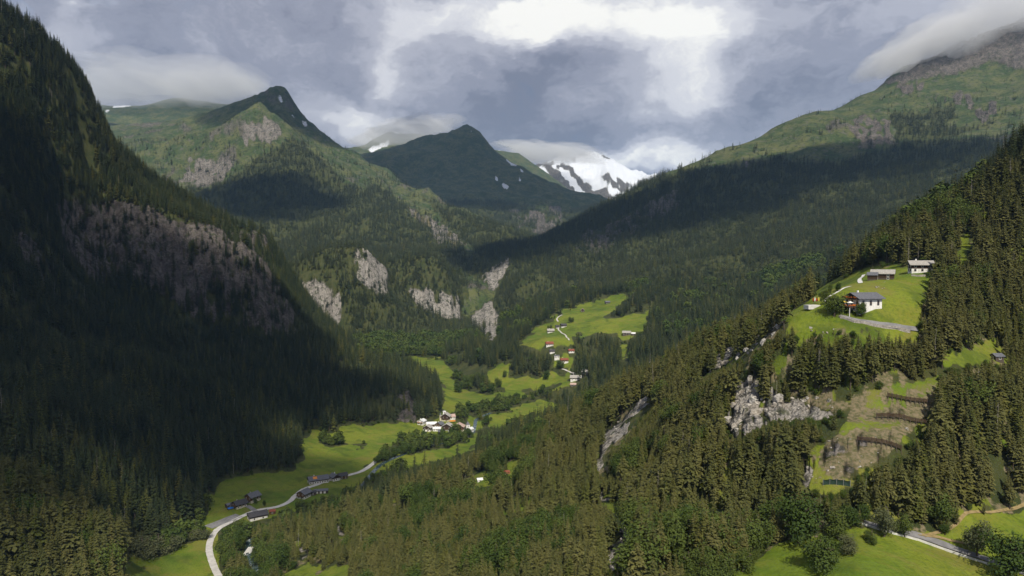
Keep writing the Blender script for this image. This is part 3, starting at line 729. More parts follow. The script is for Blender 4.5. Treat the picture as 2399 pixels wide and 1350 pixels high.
def house(name, label, u, v, L, W, yaw, h1, h2, rise, roof, lower, upper, over=1.0, balcony=False, flowers=False, chimney=1, win=(3, 2), depth=None, cat='house', door=True, split=None, pt=None):
    p = pt if pt is not None else (spot(u, v) if depth is None else Vector(G(u, v, depth)))
    rz = R(yaw)
    c, s = math.cos(rz), math.sin(rz)
    zs = [ground(p.x + c * a * L / 2 - s * b * W / 2, p.y + s * a * L / 2 + c * b * W / 2) for a in (-1, 0, 1) for b in (-1, 0, 1)]
    z0 = .35 * min(zs) + .65 * float(np.mean(zs))
    e = empty(name, (p.x, p.y, z0), rz, label, cat)
    sink = max(1.0, z0 - min(zs) + 1.0)
    H = h1 + h2
    CLEARINGS.append((p.x, p.y, max(L, W) * .5 + 3.5))
    px = F_PX / p.length
    m = max(L, W) * .76 * px
    uu, vv = project(p.x, p.y, z0)
    VIEW_OPEN.append([(uu - m, vv + 2), (uu + m, vv + 2), (uu + m, vv - (H + rise) * px), (uu - m, vv - (H + rise) * px)])
    lw = part('lower_wall', e, lower, ((-L / 2, -W / 2, -sink), (L / 2, W / 2, h1)))
    if h2 > 0:
        uw = part('upper_wall', e, upper, ((-L / 2 - .08, -W / 2 - .08, h1), (L / 2 + .08, W / 2 + .08, H)))
    part('gable', e, upper if h2 > 0 else lower, vf=gable_prism(-L / 2 + .02, L / 2 - .02, W - .04, H, rise))
    rf = part('roof', e, roof, vf=roof_vf(-L / 2 - over, L / 2 + over, W, H + .02, rise, over))
    for k in range(chimney):
        cx = (-.2 + .45 * k) * L
        part('chimney', rf, PLASTER if lower is PLASTER else STONE, ((cx - .35, .5, H + rise * .5), (cx + .35, 1.2, H + rise + 1.1)))
    def window(face, t, z, w_=.9, h_=1.1, glass=GLASS):
        """frame part with its pane as a sub-part; face 's' / 'n' long sides, 'w' / 'e' gable ends"""
        o = .10 if z > h1 else .02
        fr = .12
        if face in 'sn':
            sg = -1 if face == 's' else 1; y = sg * (W / 2 + o)
            ya, yb = sorted((y - sg * .06, y + sg * .07)); yc, yd = sorted((y - sg * .06, y + sg * .03))
            B = [((t - w_ / 2 - fr, ya, z - fr), (t + w_ / 2 + fr, yb, z)), ((t - w_ / 2 - fr, ya, z + h_), (t + w_ / 2 + fr, yb, z + h_ + fr)), ((t - w_ / 2 - fr, ya, z), (t - w_ / 2, yb, z + h_)), ((t + w_ / 2, ya, z), (t + w_ / 2 + fr, yb, z + h_))]
            P = ((t - w_ / 2, yc, z), (t + w_ / 2, yd, z + h_))
        else:
            sg = -1 if face == 'w' else 1; x = sg * (L / 2 + o)
            xa, xb = sorted((x - sg * .06, x + sg * .07)); xc, xd = sorted((x - sg * .06, x + sg * .03))
            B = [((xa, t - w_ / 2 - fr, z - fr), (xb, t + w_ / 2 + fr, z)), ((xa, t - w_ / 2 - fr, z + h_), (xb, t + w_ / 2 + fr, z + h_ + fr)), ((xa, t - w_ / 2 - fr, z), (xb, t - w_ / 2, z + h_)), ((xa, t + w_ / 2, z), (xb, t + w_ / 2 + fr, z + h_))]
            P = ((xc, t - w_ / 2, z), (xd, t + w_ / 2, z + h_))
        f = part('window', e, TIMBER2 if lower is PLASTER and z < h1 else PLASTER, *B)
        part('pane', f, glass, P)
    nl, ng = win
    zrows = [(h1 * .5 - .3)] + ([h1 + h2 * .5 - .5] if h2 > 1.8 else ([h1 - 1.6] if h1 > 4.2 else []))
    for z in zrows:
        for k in range(nl):
            for f in 'sn': window(f, -L / 2 + L * (k + .5) / nl, z)
        for k in range(ng):
            for f in 'we': window(f, -W / 2 + W * (k + .5) / ng, z)
    if door:
        d = part('door', e, TIMBER2, ((-L / 2 - .05, .9 - W * .25, 0), (-L / 2 + .02, 1.9 - W * .25, 2.0)))
        part('handle', d, METAL, ((-L / 2 - .12, 1.7 - W * .25, .95), (-L / 2 - .05, 1.8 - W * .25, 1.05)))
    if balcony:
        zb = h1 + .1
        bl = part('balcony', e, TIMBER2, ((-L / 2 - 1.4, -W / 2 + .3, zb - .18), (-L / 2 - .09, W / 2 - .3, zb)))
        rail = [((-L / 2 - 1.4, -W / 2 + .3, zb + .75), (-L / 2 - 1.3, W / 2 - .3, zb + .95))]
        n = max(4, int(W / .8))
        for k in range(n + 1):
            yk = -W / 2 + .3 + (W - .7) * k / n; rail.append(((-L / 2 - 1.38, yk, zb), (-L / 2 - 1.31, yk + .08, zb + .75)))
        part('railing', bl, TIMBER2, *rail)
        if flowers:
            V_, F_ = [], []; r = random.Random(5)
            for k in range(40):
                yk = r.uniform(-W / 2 + .4, W / 2 - .5); zk = zb + r.uniform(.45, 1.05)
                boxes(V_, F_, (-L / 2 - 1.6 + r.uniform(-.1, .1), yk, zk), (-L / 2 - 1.42, yk + r.uniform(.2, .45), zk + r.uniform(.12, .3)))
            part('flower_boxes', bl, FLOWER, vf=(V_, F_))['kind'] = 'stuff'
    return e

def ribbon(name, px, width, mat, lift=.12, kind='structure', label=None, cat=None, world_pts=None, step=2.5, thick=.0):
    """a strip of ground surface laid along the terrain"""
    P = [spot(*q) for q in px] if world_pts is None else [Vector(q) for q in world_pts]
    # smooth Catmull-Rom centre line
    pts = []
    for i in range(len(P) - 1):
        p0, p1, p2, p3 = P[max(i - 1, 0)], P[i], P[i + 1], P[min(i + 2, len(P) - 1)]
        n = max(2, int((p2 - p1).length / step))
        for k in range(n):
            t = k / n
            pts.append(.5 * ((2 * p1) + (p2 - p0) * t + (2 * p0 - 5 * p1 + 4 * p2 - p3) * t * t + (3 * p1 - p0 - 3 * p2 + p3) * t ** 3))
    pts.append(P[-1])
    V_, F_ = [], []; nw = 4; r = random.Random(len(pts))
    for i, p in enumerate(pts):
        d = pts[min(i + 1, len(pts) - 1)] - pts[max(i - 1, 0)]; s = Vector((-d.y, d.x, 0)).normalized()
        w = width * (1 + r.uniform(-.05, .05))
        zc = ground(p.x, p.y)
        for k in range(nw + 1):
            q = p + s * w * (k / nw - .5)
            V_.append((q.x, q.y, max(ground(q.x, q.y), .5 * (ground(q.x, q.y) + zc)) + lift))
        CLEARINGS.append((p.x, p.y, width * .5 + 1.6)) if i % 2 == 0 else None
    n = nw + 1
    for i in range(len(pts) - 1):
        for k in range(nw): F_.append((i * n + k, i * n + k + 1, (i + 1) * n + k + 1, (i + 1) * n + k))
    me = mesh_from(name, V_, F_, mat, True)
    if me.polygons[0].normal.z < 0: me.flip_normals()
    o = bpy.data.objects.new(name, me); C.objects.link(o)
    if kind: o['kind'] = kind
    if label: o['label'] = label; o['category'] = cat
    return o, pts

# ------------------------------------------------------------------ roads, paths, river
VALLEY_ROAD = [(518, 1362), (500, 1325), (490, 1290), (495, 1262), (512, 1240), (545, 1222), (578, 1206), (605, 1196), (650, 1188), (678, 1176), (692, 1162), (712, 1147), (740, 1137), (770, 1127), (805, 1117), (845, 1106), (868, 1092), (884, 1078)]
ribbon('road', VALLEY_ROAD, 5.2, PALE_ROAD, .25)
ribbon('driveway', [(600, 1200), (590, 1192), (578, 1186)], 4.5, ASPHALT, .3)
ribbon('parking_ground', [(488, 1236), (520, 1224), (560, 1208)], 11.0, ASPHALT, .2)
ribbon('road', [(1985, 1212), (2010, 1220), (2060, 1235), (2110, 1248), (2150, 1257), (2210, 1277), (2270, 1298), (2330, 1318), (2420, 1350)], 3.0, ASPHALT, .15)
ribbon('path', [(2165, 1258), (2225, 1240), (2255, 1212), (2275, 1202), (2330, 1201), (2365, 1195), (2420, 1172)], 1.15, PATH_M, .12)
ribbon('path', [(2150, 1253), (2200, 1262), (2270, 1276)], 1.1, PATH_M, .13)
ribbon('path', [(1930, 708), (1945, 694), (1965, 683), (1995, 671)], 1.2, CONCRETE, .15)
ribbon('path', [(2016, 664), (2014, 655), (2024, 644)], 2.2, CONCRETE, .15)
ribbon('road', [(1966, 741), (2000, 750), (2050, 759), (2100, 767), (2150, 776)], 2.2, ASPHALT, .2)
ribbon('path', [(1333, 799), (1326, 788), (1315, 780), (1308, 772), (1311, 766)], 3.0, PALE_ROAD, .4)
ribbon('path', [(1308, 754), (1305, 747), (1318, 738)], 3.0, PALE_ROAD, .4)
ribbon('path', [(1316, 866), (1332, 871), (1350, 877)], 3.0, PALE_ROAD, .4)

def water_mat():
    m, t, b = new_mat('river_water')
    pos = t.node('ShaderNodeNewGeometry').outputs['Position']
    n = t.noise(t.mapping(pos, (1, .5, 1)), .45, 5, .65, 1.0)
    c = t.mix(t.ramp(n, .52, .70), rgb(.035, .062, .062), rgb(.42, .46, .46))
    t.l.new(c, b.inputs['Base Color']); b.inputs['Roughness'].default_value = .25; b.inputs['Specular IOR Level'].default_value = .5
    return m
WATER = water_mat()
ribbon('river', [(612, 1375), (596, 1330), (586, 1300), (580, 1280), (592, 1264), (625, 1250), (690, 1230), (750, 1200), (812, 1168), (855, 1132), (878, 1103), (898, 1086), (940, 1068), (1000, 1046), (1060, 1036), (1102, 1020), (1112, 1000), (1118, 982), (1150, 968)], 5.0, WATER, .2)
o_, p_ = ribbon('gravel_bank', [(578, 1302), (586, 1290), (592, 1282)], 7.0, CONCRETE, .3)

# low pale wall along the lower edge of the near road
def wall_along(name, px, label, mat, h=.8, t=.4, cat='wall', capm=None, bury=1.0):
    P = [spot(*q) for q in px]
    e = empty(name, P[0], 0, label, cat)
    for i in range(len(P) - 1):
        a, b = P[i], P[i + 1]; n = max(1, int((b - a).length / 4))
        for k in range(n):
            q0, q1 = a.lerp(b, k / n), a.lerp(b, (k + 1) / n)
            q0.z, q1.z = ground(q0.x, q0.y), ground(q1.x, q1.y)
            d = (q1 - q0); s = Vector((-d.y, d.x, 0)).normalized() * t / 2
            V_ = [tuple(Vector(x) - P[0]) for x in (q0 - s - Vector((0, 0, bury)), q1 - s - Vector((0, 0, bury)), q1 + s - Vector((0, 0, bury)), q0 + s - Vector((0, 0, bury)), q0 - s + Vector((0, 0, h)), q1 - s + Vector((0, 0, h)), q1 + s + Vector((0, 0, h)), q0 + s + Vector((0, 0, h)))]
            part('wall_section', e, mat, vf=(V_, [(0, 3, 2, 1), (4, 5, 6, 7), (0, 1, 5, 4), (1, 2, 6, 5), (2, 3, 7, 6), (3, 0, 4, 7)]))
            CLEARINGS.append((q0.x, q0.y, 2.0))
    return e
wall_along('parapet_wall', [(1992, 1222), (2020, 1230), (2060, 1242), (2110, 1256), (2150, 1266), (2210, 1288), (2270, 1309), (2318, 1326)], 'low whitewashed parapet along the narrow road through the near meadow', CONCRETE, .55, .45)
wall_along('retaining_wall', [(1968, 746), (2000, 756), (2050, 765), (2100, 773), (2132, 780)], 'grey stone retaining wall under the road below the flower balcony chalet', STONE, 1.1, .6)

# ------------------------------------------------------------------ houses
def H(*a, **k): return house(*a, **k)
hA = H('chalet', 'white chalet with slate roof and orange flower balcony on the hillside meadow', 2022, 716, 12.0, 10.0, 14, 4.6, .7, 2.1, ROOF_SLATE, PLASTER, TIMBER, over=1.2, balcony=True, flowers=True, win=(3, 3))
hB = H('barn', 'long dark timber barn with pale shingle roof above the chalet meadow', 2068, 655, 11.0, 7.5, -30, 1.3, 2.2, 1.9, ROOF_PALE, WEATHERED, TIMBER, over=.7, chimney=0, win=(2, 0), cat='barn')
hB2 = H('shed', 'low dark annex with grey brown roof against the long barn', 2044, 656, 4.6, 5.5, -30, 1.0, 1.9, 1.3, ROOF_SLATE, WEATHERED, TIMBER, over=.5, chimney=0, win=(0, 0), cat='shed', door=False)
hC = H('farmhouse', 'white farmhouse with dark timber front and pale roof beside the forest edge', 2156, 637, 11.0, 8.0, -14, 2.3, 2.4, 1.9, ROOF_PALE, PLASTER, TIMBER, over=1.2, win=(3, 2))
wall_along('terrace_wall', [(2135, 647), (2150, 649), (2170, 648)], 'pinkish stone terrace wall under the white farmhouse with timber front', STONE, 1.0, .6)
H('hut', 'tiny grey roofed hut among conifers below the forested hillside', 2335, 842, 4.2, 3.5, 10, 2.0, 0, 1.0, ROOF_SLATE, WEATHERED, WEATHERED, over=.4, chimney=0, win=(1, 1), cat='hut')
# valley farms
H('farmhouse', 'brown timber farmhouse with steep slate roof at the bend of the valley road', 592, 1174, 10.5, 9, 60, 2.4, 3.2, 2.8, ROOF_SLATE, CREAM, TIMBER2, over=1.2, balcony=True)
H('farmhouse', 'low dark farmhouse beside the blue tarpaulin near the valley road', 561, 1188, 10, 8.5, 50, 2.2, 2.0, 2.3, ROOF_DARK, CREAM, TIMBER2, over=1.2, balcony=True)
H('shed', 'grey lean shed at the end of the low dark farmhouse', 536, 1189, 5, 4.5, 50, 2.0, .6, 1.0, ROOF_SLATE, WEATHERED, TIMBER, over=.5, chimney=0, win=(1, 0), cat='shed')
H('barn', 'long black roofed barn with white doors below the valley road', 603, 1214, 15, 9, 35, 2.2, 1.8, 2.4, ROOF_DARK, PLASTER, TIMBER, over=1.0, chimney=0, win=(2, 1), cat='barn')
H('shed', 'small red brown shed beside the valley road', 638, 1204, 5, 4, 20, 1.8, .8, 1.2, ROOF_RED, TIMBER2, TIMBER2, over=.4, chimney=0, win=(1, 0), cat='shed')
H('farmhouse', 'long farm building with white ground floor and patched orange roof along the road', 745, 1130, 19, 9.5, 28, 2.6, 1.6, 2.7, ROOF_SLATE, PLASTER, TIMBER, over=1.0, win=(8, 2))
H('farmhouse', 'grey roofed house joining the long farm building by the road', 784, 1125, 9, 8, -50, 2.4, 1.6, 2.3, ROOF_SLATE, PLASTER, TIMBER, over=.9, win=(2, 3))
H('barn', 'brown barn behind the grey roofed house by the road', 803, 1121, 8, 7, 30, 1.2, 2.6, 2.0, ROOF_DARK, WEATHERED, TIMBER2, over=.8, chimney=0, win=(2, 1), cat='barn')
H('farmhouse', 'dark timber farmhouse with white ground floor where the road bends uphill', 712, 1165, 10, 9, 70, 2.3, 2.6, 2.6, ROOF_SLATE, PLASTER, TIMBER2, over=1.2, balcony=True)
H('garage', 'low garage row with three white doors next to the dark timber farmhouse', 752, 1155, 13, 5, 12, 2.4, .3, 1.2, ROOF_SLATE, TIMBER, TIMBER, over=.5, chimney=0, win=(0, 0), cat='garage', door=False)
H('shed', 'small dark shed between the timber farmhouse and the garage row', 733, 1160, 5.5, 5, 20, 2.2, .6, 1.3, ROOF_DARK, WEATHERED, TIMBER, over=.5, chimney=0, win=(1, 1), cat='shed')
# village
H('chalet', 'white chalet with orange balcony set apart against the rock behind the village', 988, 994, 9, 9, 70, 3.0, 2.2, 2.2, ROOF_WHITE, PLASTER, PLASTER, over=.9, balcony=True, flowers=True)
H('chalet', 'tall dark gabled chalet beside the white church tower', 1045, 986, 10, 11, 82, 3.0, 4.2, 3.6, ROOF_PALE, CREAM, TIMBER, over=1.3, balcony=True)
H('house', 'white house with pinkish roof behind the tall dark gabled chalet', 1056, 983, 11, 9, 20, 4.6, 0, 2.6, ROOF_PINK, PLASTER, PLASTER, over=.7)
H('barn', 'long red brown barn with bright metal roof in the village', 1011, 999, 13, 7, 10, 1.2, 2.4, 2.3, ROOF_WHITE, TIMBER2, TIMBER2, over=.8, chimney=0, cat='barn')
H('house', 'grey roofed brown house next to the bright metal roofed barn', 1030, 1000, 9, 8, 65, 1.6, 2.6, 2.6, ROOF_SLATE, PLASTER, TIMBER2, over=1.0)
H('chalet', 'dark gabled chalet with white ground floor at the meadow edge of the village', 1002, 1010, 9, 10, 78, 2.6, 2.6, 2.8, ROOF_PALE, PLASTER, TIMBER, over=1.1)
H('house', 'small white house wedged between the gabled chalets of the village', 1023, 1010, 10, 6, 8, 3.4, 0, 1.8, ROOF_WHITE, PLASTER, PLASTER, over=.5)
H('chalet', 'broad dark gabled chalet with pale weathered roof in the middle of the village', 1049, 1008, 10, 13, 80, 2.2, 3.6, 3.4, ROOF_PALE, PLASTER, TIMBER, over=1.3, balcony=True)
H('chalet', 'large dark gabled chalet with grey pink roof and two chimneys by the river trees', 1075, 1008, 11, 14, 84, 2.4, 3.4, 3.4, ROOF_PINK, CREAM, TIMBER2, over=1.3, chimney=2, balcony=True)
H('barn', 'small grey roofed barn at the lower edge of the village', 1033, 1016, 7, 6, 15, 1.0, 2.4, 1.9, ROOF_SLATE, WEATHERED, TIMBER, over=.7, chimney=0, cat='barn', win=(1, 1))
H('house', 'low cream house at the lower edge of the village beside the grey barn', 1059, 1016, 9, 6, 10, 2.8, 0, 1.7, ROOF_WHITE, CREAM, CREAM, over=.5)
H('house', 'plain white house at the river end of the village', 1102, 1012, 7, 6, 60, 4.0, 0, 2.0, ROOF_WHITE, PLASTER, PLASTER, over=.5)

def church(name, label, u, v, w, h, spire, mat, nave=None):
    p = spot(u, v); p.z = ground(p.x, p.y)
    e = empty(name, p, R(15), label, 'church tower')
    part('tower', e, mat, ((-w / 2, -w / 2, -2), (w / 2, w / 2, h)))
    q = w / 2 + .25
    part('spire', e, ROOF_SLATE if spire > 3 else ROOF_WHITE, vf=([(-q, -q, h), (q, -q, h), (q, q, h), (-q, q, h), (0, 0, h + spire)], [(0, 1, 4), (1, 2, 4), (2, 3, 4), (3, 0, 4), (3, 2, 1, 0)]))
    for s in (-1, 1): part('belfry_opening', e, GLASS, ((-.5, s * (w / 2 + .02) - .03, h - 2.6), (.5, s * (w / 2 + .02) + .03, h - 1.0)))
    for s in (-1, 1): part('belfry_opening', e, GLASS, ((s * (w / 2 + .02) - .03, -.5, h - 2.6), (s * (w / 2 + .02) + .03, .5, h - 1.0)))
    CLEARINGS.append((p.x, p.y, 5)); uu, vv = project(p.x, p.y, p.z); k = F_PX / p.length
    VIEW_OPEN.append([(uu - 5, vv), (uu + 5, vv), (uu + 5, vv - h * k), (uu - 5, vv - h * k)])
    return e
church('church_tower', 'plain white church tower rising behind the village', 1041, 984, 4.2, 12.0, 1.0, PLASTER)
church('chapel_tower', 'slim cream chapel tower with pointed top beside the tall gabled chalet', 1032, 986, 2.6, 7.5, 3.8, CREAM)
church('chapel', 'white chapel with pointed roof at the river end of the village', 1096, 1006, 5.0, 6.5, 4.5, PLASTER)

# upper meadow farms
H('farmhouse', 'red roofed farmhouse with white base at the lower edge of the upper meadow', 1287, 809, 13, 9, 8, 2.4, 2.2, 3.0, ROOF_RED, PLASTER, TIMBER2, over=1.0)
H('farmhouse', 'grey roofed farmhouse beside a round tree on the upper meadow', 1290, 779, 13, 9, 5, 2.0, 2.6, 3.0, ROOF_PALE, PLASTER, TIMBER, over=1.0)
H('barn', 'dark timber barn above the path bend on the upper meadow', 1320, 766, 11, 8, 15, 2.0, 2.8, 2.8, ROOF_DARK, PLASTER, TIMBER, over=1.0, chimney=0, cat='barn')
H('barn', 'smaller dark barn next to the barn at the path bend', 1306, 768, 7, 7, 10, 1.6, 2.2, 2.2, ROOF_DARK, PLASTER, TIMBER, over=.8, chimney=0, cat='barn')
H('hut', 'small pale gabled hut on the crest of the upper meadow', 1365, 731, 8, 8, 85, 2.0, 2.4, 3.0, ROOF_PALE, WEATHERED, TIMBER, over=.8, cat='hut')
H('hut', 'blue grey roofed hut near the top of the upper meadow', 1423, 711, 11, 7, 15, 1.6, 1.8, 2.4, ROOF_SLATE, WEATHERED, TIMBER, over=.8, chimney=0, cat='hut')
H('farmhouse', 'dark farmhouse with pale roof alone on the second clearing of the slope', 1468, 785, 15, 10, -12, 2.0, 3.0, 3.2, ROOF_PALE, WEATHERED, TIMBER, over=1.0)
H('shed', 'pale roofed shed beside the lone dark farmhouse', 1484, 785, 7, 7, -12, 1.6, 1.6, 2.0, ROOF_WHITE, WEATHERED, TIMBER, over=.6, chimney=0, cat='shed', win=(1, 1))
H('house', 'small reddish house half hidden under the trees below the upper meadow', 1338, 826, 10, 7, 8, 1.8, 1.6, 2.2, ROOF_RED, PLASTER, TIMBER2, over=.8)
H('house', 'dark house half hidden under the trees below the red roofed farmhouse', 1293, 826, 9, 7, 8, 1.8, 1.6, 2.2, ROOF_DARK, PLASTER, TIMBER, over=.8)
H('house', 'white block house with flat grey roof above the red and white chalet', 1304, 841, 9, 8, 5, 6.5, 0, .9, ROOF_SLATE, PLASTER, PLASTER, over=.4)
H('chalet', 'red and white chalet on the slope under the upper meadow', 1322, 848, 13, 9, 6, 2.6, 2.4, 2.6, ROOF_RED, PLASTER, TIMBER2, over=1.0, balcony=True)
H('farmhouse', 'large grey roofed farmhouse at the end of the meadow path', 1349, 890, 17, 11, -8, 2.8, 2.2, 3.2, ROOF_PALE, PLASTER, TIMBER, over=1.1)
H('house', 'reddish house behind the large grey roofed farmhouse', 1373, 876, 11, 8, -35, 2.2, 2.2, 2.6, ROOF_PALE, TIMBER2, TIMBER2, over=1.0)
H('hut', 'brown hut below the large grey roofed farmhouse', 1343, 904, 9, 6, -10, 1.6, 1.4, 2.0, ROOF_PINK, WEATHERED, TIMBER, over=.6, chimney=0, cat='hut')
H('hut', 'white and grey hut peeping out of the conifers on the wooded hillside', 1124, 1128, 4, 3, 15, 1.6, 0, 1.0, ROOF_WHITE, PLASTER, PLASTER, over=.4, chimney=0, cat='hut', win=(1, 1))
H('hut', 'red roofed white hut peeping out of the conifers on the wooded hillside', 1187, 1112, 4, 3.4, 5, 2.0, 0, 1.4, ROOF_RED, PLASTER, PLASTER, over=.4, chimney=0, cat='hut', win=(1, 1))

# ------------------------------------------------------------------ rockfall fences
def rock_fence(px0, px1, label, posts=9):
    a, b = spot(*px0), spot(*px1)
    e = empty('rockfall_fence', a, 0, label, 'fence', None)
    d = (b - a); d.z = 0; n = posts
    dn = d.normalized(); s = Vector((-dn.y, dn.x, 0))
    Q = []
    for k in range(n + 1):
        q = a + d * (k / n); q.z = ground(q.x, q.y); Q.append(q - a)
    for q in Q:
        V_, F_ = [], []
        tube(V_, F_, [tuple(q + Vector((0, 0, -.8))), tuple(q + s * .5 + Vector((0, 0, 2.7)))], [.13, .12], 6)
        part('post', e, WEATHERED, vf=(V_, F_))
        V_, F_ = [], []
        tube(V_, F_, [tuple(q + s * .35 + Vector((0, 0, 1.7))), tuple(q - s * 1.6 + Vector((0, 0, -.6)))], [.07, .07], 5)
        part('strut', e, WEATHERED, vf=(V_, F_))
        CLEARINGS.append((q.x + a.x, q.y + a.y, 3.0))
    for k in range(n):
        for j in range(4):
            z = 1.15 + j * .34; o = s * (.18 * z)
            p0, p1 = Q[k] + o - s * .12 + Vector((0, 0, z)), Q[k + 1] + o - s * .12 + Vector((0, 0, z))
            V_ = []
            for p in (p0, p1): V_ += [tuple(p - s * .05), tuple(p + s * .05), tuple(p + s * .05 + Vector((0, 0, .27))), tuple(p - s * .05 + Vector((0, 0, .27)))]
            part('plank', e, TIMBER, vf=(V_, [(0, 3, 2, 1), (4, 5, 6, 7), (0, 1, 5, 4), (1, 2, 6, 5), (2, 3, 7, 6), (3, 0, 4, 7)]))
    u0, v0 = px0; u1, v1 = px1
    VIEW_OPEN.append([(u0 - 4, v0 + 4), (u1 + 4, v1 + 4), (u1 + 4, v1 - 18), (u0 - 4, v0 - 18)])
rock_fence((2080, 936), (2176, 950), 'topmost dark plank rockfall fence on the scrubby terraces')
rock_fence((2054, 984), (2172, 1000), 'middle plank rockfall fence on the scrubby terraces with the longest run')
rock_fence((2008, 1040), (2112, 1060), 'lowest dark plank rockfall fence on the scrubby terraces')

# green debris netting between posts
a, b = spot(1928, 1138), spot(1992, 1142)
ne = empty('debris_net', a, 0, 'green debris netting on posts at the foot of the scrub slope', 'net')
for k in range(5):
    q = a.lerp(b, k / 4); q.z = ground(q.x, q.y); q -= a
    V_, F_ = [], []; tube(V_, F_, [tuple(q - Vector((0, 0, .5))), tuple(q + Vector((0, 0, 2.3)))], [.09, .08], 6); part('post', ne, METAL, vf=(V_, F_))
    CLEARINGS.append((a.x + q.x, a.y + q.y, 3))
    if k:
        V_ = []; N_ = 6; r = random.Random(k)
        F_ = []
        for i in range(N_ + 1):
            w = last.lerp(q, i / N_); sag = .25 * math.sin(math.pi * i / N_)
            for z, oy in ((0.05, 0), (.7, .2 * math.sin(math.pi * i / N_)), (1.4, .25 * math.sin(math.pi * i / N_)), (2.1 - sag, 0)): V_.append((w.x, w.y + oy, w.z + z))
        for i in range(N_):
            for j in range(3): F_.append((i * 4 + j, (i + 1) * 4 + j, (i + 1) * 4 + j + 1, i * 4 + j + 1))
        part('net_panel', ne, NET, vf=(V_, F_))
    last = q.copy()

# ------------------------------------------------------------------ terrace life beside the chalet
def parasol(u, v, mat, label, h=3.0, closed=True, pt=None):
    p = spot(u, v) if pt is None else pt
    e = empty('parasol', p, 0, label, 'parasol')
    V_, F_ = [], []; tube(V_, F_, [(0, 0, -.2), (0, 0, h)], [.05, .04], 6); part('pole', e, METAL, vf=(V_, F_))
    V_, F_ = [], []
    if closed: tube(V_, F_, [(0, 0, .9), (0, 0, 1.3), (0, 0, 2.2), (0, 0, h - .05)], [.12, .34, .28, .05], 8)
    else:
        n = 8
        V_ = [(1.5 * math.cos(2 * math.pi * i / n), 1.5 * math.sin(2 * math.pi * i / n), h - .75) for i in range(n)] + [(1.3 * math.cos(2 * math.pi * i / n), 1.3 * math.sin(2 * math.pi * i / n), h - .8) for i in range(n)] + [(0, 0, h), (0, 0, h - .08)]
        for i in range(n):
            j = (i + 1) % n; F_ += [(i, j, 2 * n), (n + j, n + i, 2 * n + 1), (j, i, n + i, n + j)]
    part('canopy', e, mat, vf=(V_, F_))
    CLEARINGS.append((p.x, p.y, 2))
parasol(1905, 712, RED_P, 'closed red parasol on the pale terrace at the meadow tip')
parasol(1909, 712, WHI_P, 'closed white parasol between coloured ones on the pale terrace', 3.3)
parasol(1913, 711, RED_P, 'closed red parasol next to the yellow one on the pale terrace', 2.6)
parasol(1918, 711, YEL_P, 'closed yellow parasol on the pale terrace at the meadow tip')
tp = spot(1916, 716)
te = bpy.data.objects.new('terrace', mesh_from('terrace', *(lambda V_, F_: (boxes(V_, F_, (-6, -2.2, -1.8), (5.5, 2.2, .12)), (V_, F_))[1])([], []), CONCRETE)); te.location = tp; te.rotation_euler[2] = R(8); C.objects.link(te)
te['label'] = 'pale paved terrace at the tip of the hillside meadow'; te['category'] = 'terrace'
# terrace in front of the flower balcony
M = Matrix.Translation(hA.location) @ Matrix.Rotation(hA.rotation_euler[2], 4, 'Z')
def local(x, y, z=0): return M @ Vector((x, y, z))
parasol(0, 0, WHI_P, 'white open parasol on the chalet balcony terrace', 2.6, False, local(-9.6, -3.2, 1.35))
parasol(0, 0, YEL_P, 'pale yellow open parasol on the chalet balcony terrace', 2.6, False, local(-9.8, .6, 1.35))
dk = empty('balcony_terrace', local(-8.6, 0, 0), hA.rotation_euler[2], 'timber terrace on posts with flower railing before the chalet gable', 'terrace')
part('deck', dk, TIMBER2, ((-2.6, -5, 1.1), (2.0, 5, 1.35)))
for y in (-4.7, 0, 4.5):
    for x in (-2.5, 1.5): part('post', dk, PLASTER, ((x, y, -3.5), (x + .25, y + .25, 1.1)))
part('railing', dk, TIMBER2, ((-2.6, -5, 2.15), (-2.5, 5, 2.3)), ((-2.6, -5, 2.15), (2.0, -4.9, 2.3)), *[((-2.58, -5 + k * .9, 1.35), (-2.5, -4.92 + k * .9, 2.15)) for k in range(11)], *[((-2.5 + k * .8, -4.98, 1.35), (-2.42 + k * .8, -4.9, 2.15)) for k in range(6)])
V_, F_ = [], []; r_ = random.Random(3)
for k in range(60):
    if r_.random() < .6: y = r_.uniform(-5, 4.8); x = -2.8 + r_.uniform(-.1, .1); dx, dy = .25, r_.uniform(.25, .5)
    else: x = r_.uniform(-2.6, 1.6); y = -5.25; dx, dy = r_.uniform(.25, .5), .25
    z = r_.uniform(1.75, 2.35); boxes(V_, F_, (x, y, z), (x + dx, y + dy, z + r_.uniform(.15, .35)))
part('flower_boxes', dk, FLOWER, vf=(V_, F_))['kind'] = 'stuff'
# tarpaulin and marquee
tp = spot(540, 1194)
o = empty('tarpaulin', tp, R(40), 'bright blue tarpaulin over a stack beside the low dark farmhouse', 'tarpaulin')
part('cover', o, BLUE_P, vf=gable_prism(-2.6, 2.6, 3.2, .9, .9)); part('stack', o, WEATHERED, ((-2.5, -1.5, -.5), (2.5, 1.5, .9)))
tp = spot(1060, 991)
o = empty('marquee', tp, R(10), 'flat orange marquee beside the white house in the village', 'marquee')
part('canopy', o, ORANGE_P, vf=gable_prism(-4, 4, 4.5, 2.3, .9))
for x in (-3.9, 3.8):
    for y in (-2.2, 2.1): part('pole', o, METAL, ((x, y, -1), (x + .1, y + .1, 2.3)))
